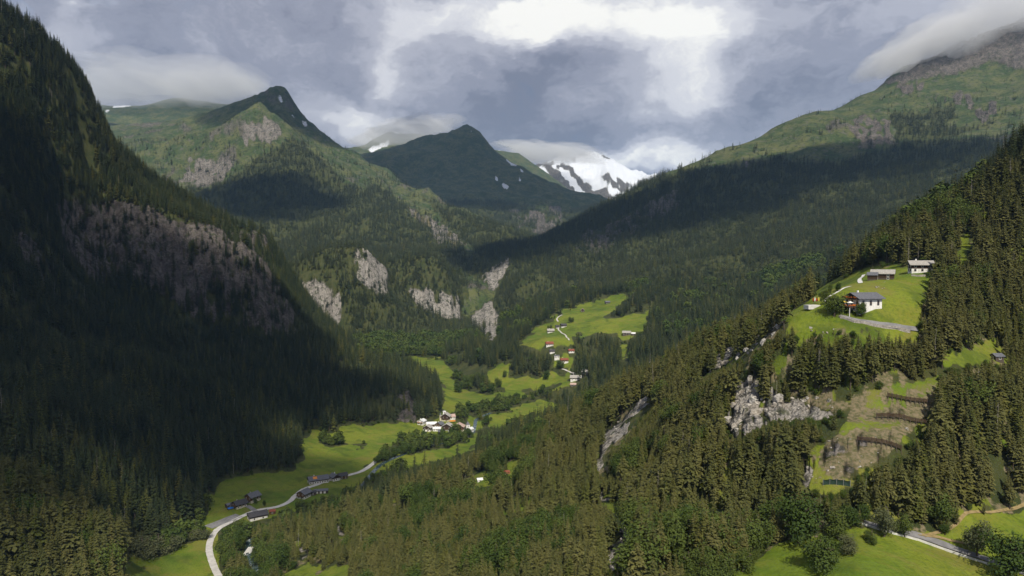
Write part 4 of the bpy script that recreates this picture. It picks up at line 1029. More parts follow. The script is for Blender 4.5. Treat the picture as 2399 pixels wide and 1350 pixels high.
# garage doors (white) and the newly boarded patch on the long farm roof
for ob in list(C.objects):
    if ob.name.startswith('garage'):
        for k in range(3): part('garage_door', ob, PLASTER, ((-4.6 + k * 3.6, -2.56, .05), (-2.6 + k * 3.6, -2.5, 2.1)))
    if ob.get('label', '').startswith('long farm building'):
        rf = [c for c in ob.children if c.name.startswith('roof')][0]
        k = 2.7 / 4.75
        part('boarded_patch', rf, ORANGE_P, vf=([(-5.5, -3.9, 4.2 + 2.7 - 3.9 * k + .36), (-1.5, -3.9, 4.2 + 2.7 - 3.9 * k + .36), (-1.5, -1.0, 4.2 + 2.7 - k + .36), (-5.5, -1.0, 4.2 + 2.7 - k + .36)], [(0, 1, 2, 3)]))

# ------------------------------------------------------------------ pale boulders and broken ledges on the near hillside
def rock_mat():
    m, t, b = new_mat('pale_limestone')
    pos = t.node('ShaderNodeNewGeometry').outputs['Position']
    oi = t.node('ShaderNodeObjectInfo').outputs['Random']
    n = t.noise(t.mapping(pos, (1, 1, 1.8)), .8, 5, .7, .6)
    c = t.mix(t.ramp(n, .36, .62), rgb(.10, .095, .088), rgb(.50, .475, .43))
    c = t.mix(t.math('MULTIPLY', oi, .5), c, rgb(.30, .25, .19))
    c = t.mix(t.math('MULTIPLY', t.ramp(t.noise(pos, .35, 3), .55, .68), .7), c, rgb(.06, .07, .025))
    t.l.new(c, b.inputs['Base Color'])
    bp = t.node('ShaderNodeBump'); bp.inputs['Strength'].default_value = .9; bp.inputs['Distance'].default_value = .5
    t.l.new(n, bp.inputs['Height']); t.l.new(bp.outputs[0], b.inputs['Normal'])
    return m
LIME = rock_mat()
def boulder_mesh(seed):
    bm = bmesh.new(); bmesh.ops.create_icosphere(bm, subdivisions=3, radius=1.0)
    P = np.array([v.co[:] for v in bm.verts])
    r = np.random.default_rng(seed)
    for _ in range(11):          # cleave flat faces off the block
        d = r.normal(size=3); d /= np.linalg.norm(d); h = r.uniform(.28, .72)
        k = P @ d; P = P - np.maximum(k - h, 0)[:, None] * d
    P += .10 * (fbm(P[:, 0] * 3 + P[:, 2] * 2 + seed, P[:, 1] * 3 - P[:, 2], 3, seed)[:, None] - .5) * P
    for v, c in zip(bm.verts, P): v.co = c
    me = bpy.data.meshes.new('boulder'); bm.to_mesh(me); bm.free(); me.materials.append(LIME); return me
BOULDERS = [boulder_mesh(s_) for s_ in range(6)]
def rock_field(poly, n, lo, hi, label, group, tall=1.1):
    us = [p[0] for p in poly]; vs_ = [p[1] for p in poly]; r = random.Random(n + int(us[0]))
    k = 0; tries = 0
    while k < n and tries < n * 30:
        tries += 1
        u, v = r.uniform(min(us), max(us)), r.uniform(min(vs_), max(vs_))
        if not inside(poly, np.array([u]), np.array([v]))[0]: continue
        p = spot(u, v)
        if p.length > 900: continue
        s_ = lo * (hi / lo) ** (r.random() ** 1.8)
        o = bpy.data.objects.new('boulder', BOULDERS[r.randrange(6)]); C.objects.link(o)
        o.location = p - Vector((0, 0, s_ * .25)); o.scale = (s_ * r.uniform(.8, 1.3), s_ * r.uniform(.7, 1.1), s_ * r.uniform(.7, 1.2) * tall); o.rotation_euler = (r.uniform(-.3, .3), r.uniform(-.3, .3), r.uniform(0, 6.28))
        o['label'] = label; o['category'] = 'rock'; o['group'] = group
        k += 1
rock_field([(1690, 965), (1715, 918), (1755, 892), (1790, 905), (1838, 940), (1836, 965), (1790, 990), (1720, 1015), (1698, 1000)], 80, .8, 4.0, 'pale angular rock in the broken outcrop left of the fenced terraces', 'rocks of the pale outcrop', 1.35)
rock_field([(1850, 930), (1900, 925), (1965, 950), (1940, 972), (1860, 965)], 22, .6, 2.4, 'pale rock on the ledge between the outcrop and the fences', 'rocks of the ledge')
rock_field([(1600, 886), (1690, 832), (1760, 790), (1828, 744), (1838, 760), (1790, 805), (1725, 850), (1640, 892)], 44, .9, 3.6, 'tan rock in the stony spur descending left of the chalet meadow', 'rocks of the stony spur', 1.3)
rock_field(strip([(1520, 925), (1470, 975), (1445, 1010), (1425, 1035)], 12), 18, .8, 2.8, 'pale stone in the upper gully of the wooded slope', 'stones of the upper gully')
rock_field(strip([(1420, 1155), (1445, 1185), (1468, 1225), (1462, 1260), (1440, 1300), (1432, 1330)], 11), 24, .5, 1.9, 'pale stone in the lower gully of the wooded slope', 'stones of the lower gully')
rock_field([(1890, 1060), (1960, 1010), (2100, 1000), (2150, 1010), (2090, 1060), (1960, 1130), (1890, 1120)], 26, .4, 1.5, 'grey stone scattered on the scrubby terraces between the fences', 'stones of the terraces')
rock_field([(1880, 765), (1960, 770), (1960, 790), (1900, 795)], 8, .5, 1.5, 'pale stone in the grass below the terrace of the parasols', 'stones below the terrace')
rock_field([(2055, 655), (2110, 668), (2080, 680), (2050, 675)], 6, .5, 1.4, 'dark grey stone in the meadow above the chalet', 'stones above the chalet')
VIEW_OPEN += [[(1108, 1105), (1140, 1105), (1145, 1135), (1105, 1135)], [(1178, 1092), (1200, 1092), (1200, 1118), (1176, 1118)], strip([(1412, 1060), (1410, 1110)], 7)]

# ------------------------------------------------------------------ trees
def foliage_mat(name, dark, light, warm, warm_amt, patch=.02):
    m, t, b = new_mat(name)
    oi = t.node('ShaderNodeObjectInfo')
    pos = t.node('ShaderNodeNewGeometry').outputs['Position']
    n = t.noise(pos, .9, 2, .6)
    c = t.mix(oi.outputs['Random'], rgb(*dark), rgb(*light))
    pn = t.noise(oi.outputs['Location'], patch, 3, .6)
    w = t.math('MULTIPLY', t.ramp(t.math('ADD', pn, t.math('MULTIPLY', t.math('SUBTRACT', oi.outputs['Random'], .5), .35)), .40, .66), warm_amt)
    c = t.mix(w, c, rgb(*warm))
    c = t.mix(t.math('MULTIPLY', t.ramp(n, .45, .7), .35), c, rgb(*[min(1, 1.7 * q) for q in light]))
    t.l.new(c, b.inputs['Base Color'])
    b.inputs['Roughness'].default_value = .8
    return m
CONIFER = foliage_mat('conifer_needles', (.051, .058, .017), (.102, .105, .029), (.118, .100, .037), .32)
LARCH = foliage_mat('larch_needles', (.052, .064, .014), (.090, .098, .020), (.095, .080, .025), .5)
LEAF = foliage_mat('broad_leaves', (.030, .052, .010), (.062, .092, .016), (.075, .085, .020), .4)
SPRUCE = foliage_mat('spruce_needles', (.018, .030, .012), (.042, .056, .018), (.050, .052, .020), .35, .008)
def bark_mat(name, a, b_):
    m, t, b = new_mat(name)
    pos = t.node('ShaderNodeNewGeometry').outputs['Position']
    t.l.new(t.mix(t.noise(t.mapping(pos, (3, 3, .6)), 1.2, 3), rgb(*a), rgb(*b_)), b.inputs['Base Color'])
    return m
BARK = bark_mat('bark', (.045, .035, .026), (.12, .095, .07))
SNAG = bark_mat('dead_wood', (.20, .18, .155), (.34, .31, .27))

def conifer_crown(seed, whorls, per, twigs, radius=.17, start=.12, droop=.35, ragged=.3):
    """crown of a tree one unit tall: whorls of drooping fronds, each folded along its rib"""
    r = random.Random(seed); V_ = []; F_ = []
    for w in range(whorls):
        f = (w + .5) / whorls
        z = start + (1 - start) * (f ** .92)
        L0 = radius * (1 - f) ** .8 * (1.0 if f > .12 else .75) + .012
        for k in range(per):
            if r.random() < .10: continue
            a = 2 * math.pi * (k + (w % 2) * .5 + r.uniform(-.35, .35)) / per
            L = L0 * r.uniform(1 - ragged, 1 + ragged * .7); zz = z + r.uniform(-.5, .5) * (1 - start) / whorls
            d = Vector((math.cos(a), math.sin(a), 0)); s_ = Vector((-d.y, d.x, 0))
            dr = droop * r.uniform(.6, 1.3)
            wd = L * r.uniform(.26, .40)
            p0 = Vector((0, 0, zz + .012)); p1 = d * L * .55 + Vector((0, 0, zz - dr * L * .30)); p2 = d * L + Vector((0, 0, zz - dr * L * .62))
            sag = Vector((0, 0, -wd * .55))
            b = len(V_)
            V_ += [p0, p1 + s_ * wd + sag, p1, p1 - s_ * wd + sag, p2]
            F_ += [(b, b + 1, b + 2), (b, b + 2, b + 3), (b + 1, b + 4, b + 2), (b + 2, b + 4, b + 3)]
            for q in range(twigs):
                u = r.uniform(.25, .95); pp = p0.lerp(p2, u); side = r.choice((-1, 1))
                tl = L * r.uniform(.25, .5); td = (d * .6 + s_ * side * r.uniform(.4, 1.1)).normalized() * tl + Vector((0, 0, -tl * r.uniform(.25, .9)))
                tw = Vector((-td.y, td.x, r.uniform(-.5, .5) * tl)).normalized() * tl * .30
                b = len(V_)
                V_ += [pp, pp + td * .6 + tw, pp + td, pp + td * .6 - tw]
                F_ += [(b, b + 1, b + 2, b + 3)]
    return V_, F_

def leaf_crown(seed, lobes, leaves, size):
    """crown one unit tall and about .8 wide: leaf-sized faces through several lobes"""
    r = random.Random(seed); V_ = []; F_ = []
    L = []
    for i in range(lobes):
        a = r.uniform(0, 6.28); q = r.uniform(.05, .27); z = r.uniform(.32, .82)
        L.append((Vector((q * math.cos(a), q * math.sin(a), z)), r.uniform(.13, .23) * (1.15 - .5 * abs(z - .5))))
    for i in range(leaves):
        c, rad = r.choice(L)
        d = Vector((r.gauss(0, 1), r.gauss(0, 1), r.gauss(0, 1))).normalized()
        p = c + d * rad * (r.random() ** .35) * r.uniform(.85, 1.12)
        n = (d + Vector((r.uniform(-.7, .7), r.uniform(-.7, .7), r.uniform(-.3, .9)))).normalized()
        q = n.to_track_quat('Z', 'Y'); s_ = size * r.uniform(.6, 1.4); a = r.uniform(0, 6.28)
        e1 = q @ Vector((math.cos(a), math.sin(a), 0)) * s_; e2 = q @ Vector((-math.sin(a), math.cos(a), 0)) * s_ * .7
        b = len(V_)
        V_ += [p - e1, p + e2 + n * s_ * .2, p + e1, p - e2 + n * s_ * .2]; F_ += [(b, b + 1, b + 2, b + 3)]
    return V_, F_

def trunk_mesh(seed, top=.97, r0=.014, n=6, lean=.012):
    r = random.Random(seed); V_ = []; F_ = []
    pts = [(0, 0, -.06)] + [(r.uniform(-lean, lean), r.uniform(-lean, lean), top * k / 5) for k in range(1, 6)]
    rad = [r0 * 1.25] + [r0 * (1 - .9 * k / 5) for k in range(1, 6)]
    tube(V_, F_, pts, rad, n)
    return V_, F_

def broad_trunk(seed):
    r = random.Random(seed); V_ = []; F_ = []
    tube(V_, F_, [(0, 0, -.06), (.01, 0, .2), (.0, .02, .45), (.02, .02, .75)], [.034, .028, .02, .006], 7)
    for k in range(6):
        a = r.uniform(0, 6.28); z = r.uniform(.22, .5); q = r.uniform(.15, .28)
        tube(V_, F_, [(0, 0, z), (q * .5 * math.cos(a), q * .5 * math.sin(a), z + .13), (q * math.cos(a), q * math.sin(a), z + .25)], [.014, .009, .003], 5)
    return V_, F_

def join_vf(parts):
    """[(verts, faces, slot)] -> one list with material slots"""
    V_, F_, S_ = [], [], []
    for v, f, s_ in parts:
        b = len(V_); V_ += [tuple(q) for q in v]; F_ += [tuple(i + b for i in q) for q in f]; S_ += [s_] * len(f)
    return V_, F_, S_

def proto(name, crown, trunk, cm, tm):
    V_, F_, S_ = join_vf([(crown[0], crown[1], 0), (trunk[0], trunk[1], 1)])
    me = bpy.data.meshes.new(name); me.from_pydata(V_, [], F_); me.materials.append(cm); me.materials.append(tm)
    me.polygons.foreach_set('material_index', S_); me.update()
    return bpy.data.objects.new(name, me)

NEAR_CROWN = [conifer_crown(s, 19, 9, 4, rd, st, dr, rg) for s, rd, st, dr, rg in ((1, .155, .10, .42, .3), (2, .125, .16, .55, .4), (3, .18, .08, .3, .35), (4, .15, .28, .35, .6), (5, .205, .40, .15, .6))]
NEAR_TRUNK = [trunk_mesh(s) for s in range(5)]
MID_CROWN = [conifer_crown(s, 13, 7, 1, rd, st, dr) for s, rd, st, dr in ((11, .16, .08, .42), (12, .14, .14, .5), (13, .175, .06, .35), (14, .13, .22, .5))]
FAR_CROWN = [conifer_crown(s, 8, 5, 0, rd, .05, .4) for s, rd in ((21, .19), (22, .165), (23, .21))]
LEAF_CROWN = [leaf_crown(s, 16, 3000, .024) for s in (31, 32, 33)]
LEAF_MID = [leaf_crown(s, 9, 420, .06) for s in (41, 42)]
def snag_crown(seed):
    r = random.Random(seed); V_ = []; F_ = []
    for k in range(16):
        a = r.uniform(0, 6.28); z = r.uniform(.35, .95); L = .09 * (1.05 - z) + .015
        tube(V_, F_, [(0, 0, z), (L * math.cos(a), L * math.sin(a), z - L * .3)], [.004, .0015], 3)
    return V_, F_

def proto_collection(name, objs):
    c = bpy.data.collections.new(name)
    for o in objs: c.objects.link(o)
    return c
P_NEAR = proto_collection('near_kinds', [proto('n%d' % i, NEAR_CROWN[i], NEAR_TRUNK[i], CONIFER if i != 2 else LARCH, BARK) for i in range(5)]
                          + [proto('n5', NEAR_CROWN[0], NEAR_TRUNK[1], LARCH, BARK), proto('n6', LEAF_CROWN[0], broad_trunk(1), LEAF, BARK), proto('n7', snag_crown(3), trunk_mesh(9, r0=.011), SNAG, SNAG)])
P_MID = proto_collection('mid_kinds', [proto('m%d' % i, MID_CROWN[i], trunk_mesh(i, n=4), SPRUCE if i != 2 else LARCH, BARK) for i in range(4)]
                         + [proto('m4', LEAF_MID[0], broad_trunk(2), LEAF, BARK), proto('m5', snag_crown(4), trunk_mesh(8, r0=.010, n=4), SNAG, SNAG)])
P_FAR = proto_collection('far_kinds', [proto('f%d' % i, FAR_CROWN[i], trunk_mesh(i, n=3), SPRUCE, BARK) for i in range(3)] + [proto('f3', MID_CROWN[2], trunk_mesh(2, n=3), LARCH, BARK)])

def scatter_group(coll):
    g = bpy.data.node_groups.new('scatter_' + coll.name, 'GeometryNodeTree')
    g.interface.new_socket('Geometry', in_out='INPUT', socket_type='NodeSocketGeometry')
    g.interface.new_socket('Geometry', in_out='OUTPUT', socket_type='NodeSocketGeometry')
    n = g.nodes; l = g.links
    gi, go = n.new('NodeGroupInput'), n.new('NodeGroupOutput')
    ip = n.new('GeometryNodeInstanceOnPoints'); ci = n.new('GeometryNodeCollectionInfo')
    ci.inputs['Collection'].default_value = coll; ci.inputs['Separate Children'].default_value = True; ci.inputs['Reset Children'].default_value = True
    ip.inputs['Pick Instance'].default_value = True
    def at(name, typ):
        a = n.new('GeometryNodeInputNamedAttribute'); a.data_type = typ; a.inputs['Name'].default_value = name; return a.outputs['Attribute']
    l.new(gi.outputs[0], ip.inputs['Points']); l.new(ci.outputs[0], ip.inputs['Instance'])
    l.new(at('kind_index', 'INT'), ip.inputs['Instance Index'])
    cr = n.new('ShaderNodeCombineXYZ'); l.new(at('turn', 'FLOAT'), cr.inputs[2])
    l.new(at('tilt', 'FLOAT'), cr.inputs[0])
    l.new(cr.outputs[0], ip.inputs['Rotation'])
    l.new(at('size', 'FLOAT_VECTOR'), ip.inputs['Scale'])
    l.new(ip.outputs[0], go.inputs[0])
    return g
SC = {k: scatter_group(c) for k, c in (('near', P_NEAR), ('mid', P_MID), ('far', P_FAR))}

def forest(name, label, pts, kind, size, group, wide=1.0):
    me = bpy.data.meshes.new(name); n = len(pts)
    me.vertices.add(n); me.vertices.foreach_set('co', np.asarray(pts, np.float32).ravel())
    def at(nm, typ, arr, key='value'):
        a = me.attributes.new(nm, typ, 'POINT'); a.data.foreach_set(key, np.ascontiguousarray(arr).ravel())
    at('kind_index', 'INT', kind.astype(np.int32)); at('turn', 'FLOAT', rng.uniform(0, 6.28, n).astype(np.float32)); at('tilt', 'FLOAT', rng.normal(0, .03, n).astype(np.float32))
    wid = rng.uniform(.85, 1.2, n) * wide
    at('size', 'FLOAT_VECTOR', np.stack([size * wid, size * wid, size], -1).astype(np.float32), 'vector')
    o = bpy.data.objects.new(name, me); C.objects.link(o)
    md = o.modifiers.new('scatter', 'NODES'); md.node_group = SC[group]
    o['kind'] = 'stuff'; o['label'] = label; o['category'] = 'forest'
    return o

# where trees stand -------------------------------------------------
open_ = np.clip(COV_MEADOW0 + COV['snow'] + COV_DRY0, 0, 1)
for _ in range(2): open_ = (2 * open_ + np.roll(open_, 1, 0) + np.roll(open_, -1, 0) + np.roll(open_, 1, 1) + np.roll(open_, -1, 1)) / 6
DENS = 1 - np.clip(open_ * 1.0 + COV['rock'] * .90 + COV['alpine'] * .985, 0, 1)
clump = fbm(X / 45, Y / 45, 4, 201)
DENS *= .35 + 1.1 * smooth(.30, .55, clump)
alp_tree = (COV['alpine'] > .5) & (N1 > .53) & (Z < 1050); DENS[alp_tree] = .3
DENS[(MID == BIG) & alp_tree & (N1 < .60)] = .01
DENS[(open_ > .3) & (clump > .70)] = .02
EDGE = (open_ > .12) & (open_ < .8); DENS[EDGE] = np.maximum(DENS[EDGE], .30)
m = region([RIGHT], SCRUB); DENS[m] = np.maximum(DENS[m], .18)
m = region([RIGHT], BELOW); DENS[m] = np.maximum(DENS[m], .16)
DENS[(Z > 1250)] = 0
DENS[(MID == PEAK2) & (Z > 650)] = 0
tan_ = (Z - CAM_Z) / RRg
run = np.maximum.accumulate(tan_, 1)
VIS = (tan_ + 34.0 / RRg + .004) >= np.roll(run, 1, 1)
INF = (abs(AZg) < R(39)) & (V > -140) & (V < 1480)
slope_ = np.hypot(np.gradient(Z, axis=1) / np.gradient(RRg, axis=1), np.gradient(Z, axis=0) / (RRg * (az_[1] - az_[0])))
STEEP = np.clip(np.sqrt(1 + slope_ ** 2), 1, 2.6)
cellA = STEEP * (az_[1] - az_[0]) * RRg * (RRg * math.log(R1 / R0) / (NR - 1))
per = np.where(RRg < 480, .088, np.where(RRg < 1000, .036, np.where(RRg < 1900, .023, np.where(RRg < 3200, .0125, .0075))))
lam = DENS * per * cellA * VIS * INF * (RRg < 5600)
cnt = rng.poisson(lam)[:-1, :-1]
ci, cj = np.nonzero(cnt); rep = cnt[ci, cj]
ci = np.repeat(ci, rep); cj = np.repeat(cj, rep)
fa = rng.random(len(ci)); fr = rng.random(len(ci))
ta = AZ0 + (ci + fa) / (NA - 1) * (AZ1 - AZ0); tr = R0 * (R1 / R0) ** ((cj + fr) / (NR - 1))
tx, ty = np.sin(ta) * tr, np.cos(ta) * tr
tz = field(Z, tx, ty); tm = MID[ci, cj]
ok = np.ones(len(tx), bool)      # kept free round houses and roads
near_ = np.nonzero(tr < 2200)[0]; nx, ny = tx[near_], ty[near_]; okn = np.ones(len(near_), bool)
for (kx, ky, kr) in CLEARINGS: okn &= (nx - kx) ** 2 + (ny - ky) ** 2 > kr * kr
ok[near_] = okn
tx, ty, tz, tm, tr = tx[ok], ty[ok], tz[ok], tm[ok], tr[ok]
tn = len(tx)
stand = fbm(tx / 35, ty / 35, 3, 404)      # stands of different age
th = (21.5 * (.62 + .75 * stand) * rng.normal(1, .28, tn)).clip(5, 33)
th *= np.where((tm == RIGHT), .56 + .18 * smooth(350, 700, tr), 1.0)
th *= np.where((tm == FLOOR) & (tr < 1500), .6, 1.0)
th *= np.where(np.isin(tm, [BIG, PEAK]) & (tr > 2500), 1.05, 1.0)
th *= 1 - .45 * smooth(700, 1100, tz)
edge = field(open_, tx, ty); EDGET = (edge > .12) & (tr < 1900)
th = np.where(EDGET, rng.uniform(2.2, 6.5, tn), th)
q = rng.random(tn)
# trees stay low or away where they would stand in front of a clearing
MW, MH = 600, 338
gu, gv = np.meshgrid((np.arange(MW) + .5) * 4, (np.arange(MH) + .5) * 4, indexing='ij')
KEEPV = np.zeros((MW, MH), bool)
for p in VIEW_OPEN: KEEPV |= inside(p, gu, gv)
ZB = np.full((MW, MH), 1e9)
seen = (tan_ >= np.roll(run, 1, 1) - .003) & (U > 0) & (U < 2399) & (V > 0) & (V < 1350)
np.minimum.at(ZB, ((U[seen] / 4).astype(int).clip(0, MW - 1), (V[seen] / 4).astype(int).clip(0, MH - 1)), RRg[seen])
def blocks(h):
    b = np.zeros(tn, bool)
    for f in (.45, .75, 1.0):
        uu, vv = project(tx, ty, tz + h * f)
        i, j = (uu / 4).astype(int).clip(0, MW - 1), (vv / 4).astype(int).clip(0, MH - 1)
        b |= KEEPV[i, j] & (tr < ZB[i, j] + 15)
    return b
bl = blocks(th) & ~((tm == FLOOR) & (ty > 780) & (field(FT.astype(float), tx, ty) > .5))
for k in (.7, .5, .3, .18, .11):
    ok2 = bl & ~blocks(th * k); th[ok2] *= k; bl &= ~ok2
keep = ~bl
tx, ty, tz, tm, tr, th, q, EDGET = tx[keep], ty[keep], tz[keep], tm[keep], tr[keep], th[keep], q[keep], EDGET[keep]
tn = len(tx)
patch = fbm(tx / 60, ty / 60, 3, 303)
print('trees', tn)

# the trees that show largest are things of their own; the rest are the forests
NEARM = tr < 620; MIDM = (tr >= 620) & (tr < 1900); FARM = tr >= 1900
kind_near = np.select([q < .28, q < .48, q < .60, q < .76, q < .86, q < .90 + .0 * q], [0, 1, 2, 3, 4, 5], default=6)
leafy = ((patch > .66) & (q > .5) & (tm != LEFT)) | ((th < 5) & (q > .4))
kind_near[leafy] = 6
kind_near[EDGET & (q > .25)] = 6
kind_near[(q > .985) & ~EDGET] = 7
kind_near[(kind_near == 6) & ~leafy & (q < .97)] = 3
kind_mid = np.select([q < .34, q < .62, q < .74, q < .985], [0, 1, 2, 3], default=4)
kind_mid[(tm == LEFT) & (kind_mid == 4)] = 1
kind_mid[(patch > .68) & (q > .55) & (tm != LEFT)] = 4
bright = inside([(1800, 600), (1850, 575), (1940, 580), (1920, 640), (1850, 660), (1800, 700), (1780, 640)], *project(tx, ty, tz)) & (tm == BIG)
kind_mid[bright | (EDGET & (q > .25))] = 4
kind_mid[q > .992] = 5
kind_far = np.select([q < .4, q < .7, q < .92], [0, 1, 2], default=3)

tu, tv = project(tx, ty, tz + th * .5)
shown = th / tr
inframe = (tu > 5) & (tu < 2394) & (tv > 5) & (tv < 1345) & NEARM & (kind_near < 6)
tan_t = (tz + th * .6 - CAM_Z) / np.hypot(tx, ty)
inframe &= tan_t >= field(run, tx, ty) - .002
order = np.argsort(-np.where(inframe, shown, 0))[:290]
single = np.zeros(tn, bool); single[order] = True
crown_me = [mesh_from('crown', NEAR_CROWN[i][0], NEAR_CROWN[i][1], CONIFER if i != 2 else LARCH) for i in range(5)]
crown_me.append(mesh_from('crown', NEAR_CROWN[0][0], NEAR_CROWN[0][1], LARCH))
trunk_me = [mesh_from('trunk', NEAR_TRUNK[i][0], NEAR_TRUNK[i][1], BARK, True) for i in range(5)]
trunk_me.append(trunk_me[1])
MARKS = [(Vector(ob.location), txt) for ob in list(C.objects) for key, txt in (
    ('white chalet with slate', 'near the white chalet with the flower balcony'), ('long dark timber barn', 'near the long dark barn above the chalet'), ('white farmhouse with dark', 'near the white farmhouse with timber front'),
    ('topmost dark plank', 'near the topmost rockfall fence'), ('middle plank', 'near the middle rockfall fence'), ('lowest dark plank', 'near the lowest rockfall fence'), ('green debris', 'near the green debris netting'),
    ('tiny grey roofed hut', 'near the tiny grey hut'), ('low whitewashed parapet', 'above the narrow road of the near meadow')) if ob.get('label', '').startswith(key)]
MARKS += [(spot(1760, 950), 'near the pale rock outcrop'), (spot(1720, 850), 'near the rocky spur below the chalet meadow'), (spot(1455, 1240), 'near the pale gully in the lower slope'), (spot(1440, 1040), 'near the upper pale gully'),
          (spot(1680, 1320), 'above the leafy thicket by the near meadow'), (spot(2380, 1085), 'near the bare bank right of the fences'), (spot(1250, 1250), 'in the middle of the lower wooded slope'), (spot(900, 1300), 'low on the slope towards the valley road')]
for i in order:
    k = int(kind_near[i]); light = k in (2, 5)
    e = bpy.data.objects.new('larch_tree' if light else 'pine_tree' if k == 4 else 'spruce_tree', None); C.objects.link(e)
    w_ = th[i] * rng.uniform(.88, 1.2) * (1.0 if tm[i] == RIGHT else 1)
    e.location = (tx[i], ty[i], tz[i]); e.scale = (w_, w_, th[i]); e.rotation_euler = (rng.normal(0, .03), rng.normal(0, .03), rng.uniform(0, 6.28))
    e.empty_display_size = .1
    here = Vector((tx[i], ty[i], tz[i]))
    where = 'at the shaded foot of the steep left mountain' if tm[i] == LEFT else ('on the valley floor' if tm[i] == FLOOR else min(MARKS, key=lambda m_: (m_[0] - here).length)[1])
    form = ('tall ' if th[i] > 17 else 'low ' if th[i] < 12.5 else 'medium ') + ('broad ' if w_ > th[i] * 1.08 else 'slender ' if w_ < th[i] * .97 else '')
    e['label'] = form + ('light green larch ' if light else 'bare stemmed olive pine ' if k == 4 else 'dark olive spruce ') + where
    e['category'] = 'tree'; e['group'] = 'larches on the near slopes' if light else 'pines on the near slopes' if k == 4 else 'spruces on the near slopes'
    for nm, me in (('crown', crown_me[k]), ('trunk', trunk_me[k])):
        o = bpy.data.objects.new(nm, me); C.objects.link(o); o.parent = e

def emit(name, label, sel, kinds, grp, wide=1.0):
    if sel.sum(): forest(name, label, np.stack([tx[sel], ty[sel], tz[sel] - .3], -1), kinds[sel], th[sel], grp, wide)
onR = np.isin(tm, [RIGHT]); onL = np.isin(tm, [LEFT]); onB = np.isin(tm, [BIG]); onK = np.isin(tm, [KNOB, KNOB2]); onF = tm == FLOOR
rest = ~(onR | onL | onB | onK | onF)
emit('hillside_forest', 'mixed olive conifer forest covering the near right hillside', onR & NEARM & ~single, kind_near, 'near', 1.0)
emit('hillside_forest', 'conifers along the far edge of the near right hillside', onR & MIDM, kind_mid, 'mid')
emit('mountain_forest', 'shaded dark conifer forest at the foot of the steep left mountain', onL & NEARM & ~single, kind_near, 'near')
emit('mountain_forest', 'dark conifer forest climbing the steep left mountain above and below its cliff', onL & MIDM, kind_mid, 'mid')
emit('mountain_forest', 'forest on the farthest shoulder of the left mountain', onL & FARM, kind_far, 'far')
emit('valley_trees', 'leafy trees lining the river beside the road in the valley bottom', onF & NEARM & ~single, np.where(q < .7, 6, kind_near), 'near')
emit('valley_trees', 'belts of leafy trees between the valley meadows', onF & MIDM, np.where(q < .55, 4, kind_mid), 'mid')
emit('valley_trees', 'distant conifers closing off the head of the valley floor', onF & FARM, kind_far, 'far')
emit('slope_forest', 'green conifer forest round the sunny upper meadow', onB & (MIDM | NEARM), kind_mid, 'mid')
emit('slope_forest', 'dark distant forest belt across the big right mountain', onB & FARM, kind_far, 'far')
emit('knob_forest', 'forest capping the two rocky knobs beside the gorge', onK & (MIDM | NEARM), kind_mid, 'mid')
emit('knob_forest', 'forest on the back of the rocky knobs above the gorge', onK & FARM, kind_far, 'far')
emit('peak_forest', 'dark distant forest on the flank of the pyramid shaped peak', rest, kind_far, 'far')

# ------------------------------------------------------------------ single broad-leaved trees and shrubs in the open
LEAF_ME = [mesh_from('crown', c[0], c[1], LEAF) for c in LEAF_CROWN]
WILLOW = foliage_mat('willow_leaves', (.060, .072, .030), (.10, .11, .05), (.09, .09, .04), .3)
WILLOW_ME = mesh_from('crown', LEAF_CROWN[1][0], LEAF_CROWN[1][1], WILLOW)
BTRUNK_ME = [mesh_from('trunk', *broad_trunk(s), BARK, True) for s in (5, 6, 7)]
def leaf_tree(u, v, hpx, label, wide=1.0, group=None, name='broadleaf_tree', crown=None, k=None):
    p = spot(u, v); h = hpx * p.length / F_PX
    i = rng.integers(0, 3) if k is None else k
    e = empty(name, p, rng.uniform(0, 6.28), label, 'tree' if name != 'shrub' else 'shrub', group)
    e.scale = (h * wide, h * wide, h)
    low = .16 if name == 'shrub' else .06
    for nm, me in (('crown', crown or LEAF_ME[i]), ('trunk', BTRUNK_ME[i])):
        o = bpy.data.objects.new(nm, me); C.objects.link(o); o.parent = e
        if nm == 'crown': o.location.z = -low * 1.6
    return e
leaf_tree(1872, 1272, 118, 'tall dense green tree at the upper edge of the near meadow', .95)
leaf_tree(1918, 1338, 80, 'big round bush tree in the middle of the near meadow', 1.25)
leaf_tree(1988, 1300, 42, 'small grey green willow beside the round bush tree in the meadow', 1.2, crown=WILLOW_ME)
leaf_tree(2072, 1258, 64, 'grey green willow overhanging the narrow road', 1.0, crown=WILLOW_ME)
leaf_tree(2041, 1274, 34, 'little round shrub on the meadow below the narrow road', 1.1, name='shrub')
leaf_tree(2022, 1228, 48, 'young green tree where the narrow road leaves the forest', .9)
leaf_tree(2118, 1258, 50, 'rounded green tree hugging the parapet of the narrow road', 1.0)
leaf_tree(2205, 1232, 70, 'dark rounded tree at the corner of the dry path', 1.1)
leaf_tree(2288, 1304, 78, 'upright silvery willow beside the road in the upper meadow', .75, crown=WILLOW_ME)
leaf_tree(2362, 1352, 96, 'large dark green tree at the lower side of the road bend', 1.2)
leaf_tree(1955, 742, 52, 'dense round tree in front of the flower balcony chalet', 1.15)
leaf_tree(2018, 742, 32, 'small leafy tree by the retaining wall under the chalet', 1.0)
leaf_tree(1931, 701, 22, 'small round tree beside the path above the pale terrace', 1.2)
leaf_tree(1963, 683, 20, 'young twin tree higher up beside the pale path', .9)
leaf_tree(1945, 692, 26, 'slender young tree between the path and meadow edge', .45)
leaf_tree(1168, 908, 26, 'single round tree on the lower valley field', .95)
leaf_tree(1182, 885, 20, 'second round tree standing higher on the lower valley field', .9)
leaf_tree(1279, 890, 26, 'round tree on the field by the valley path', .95)
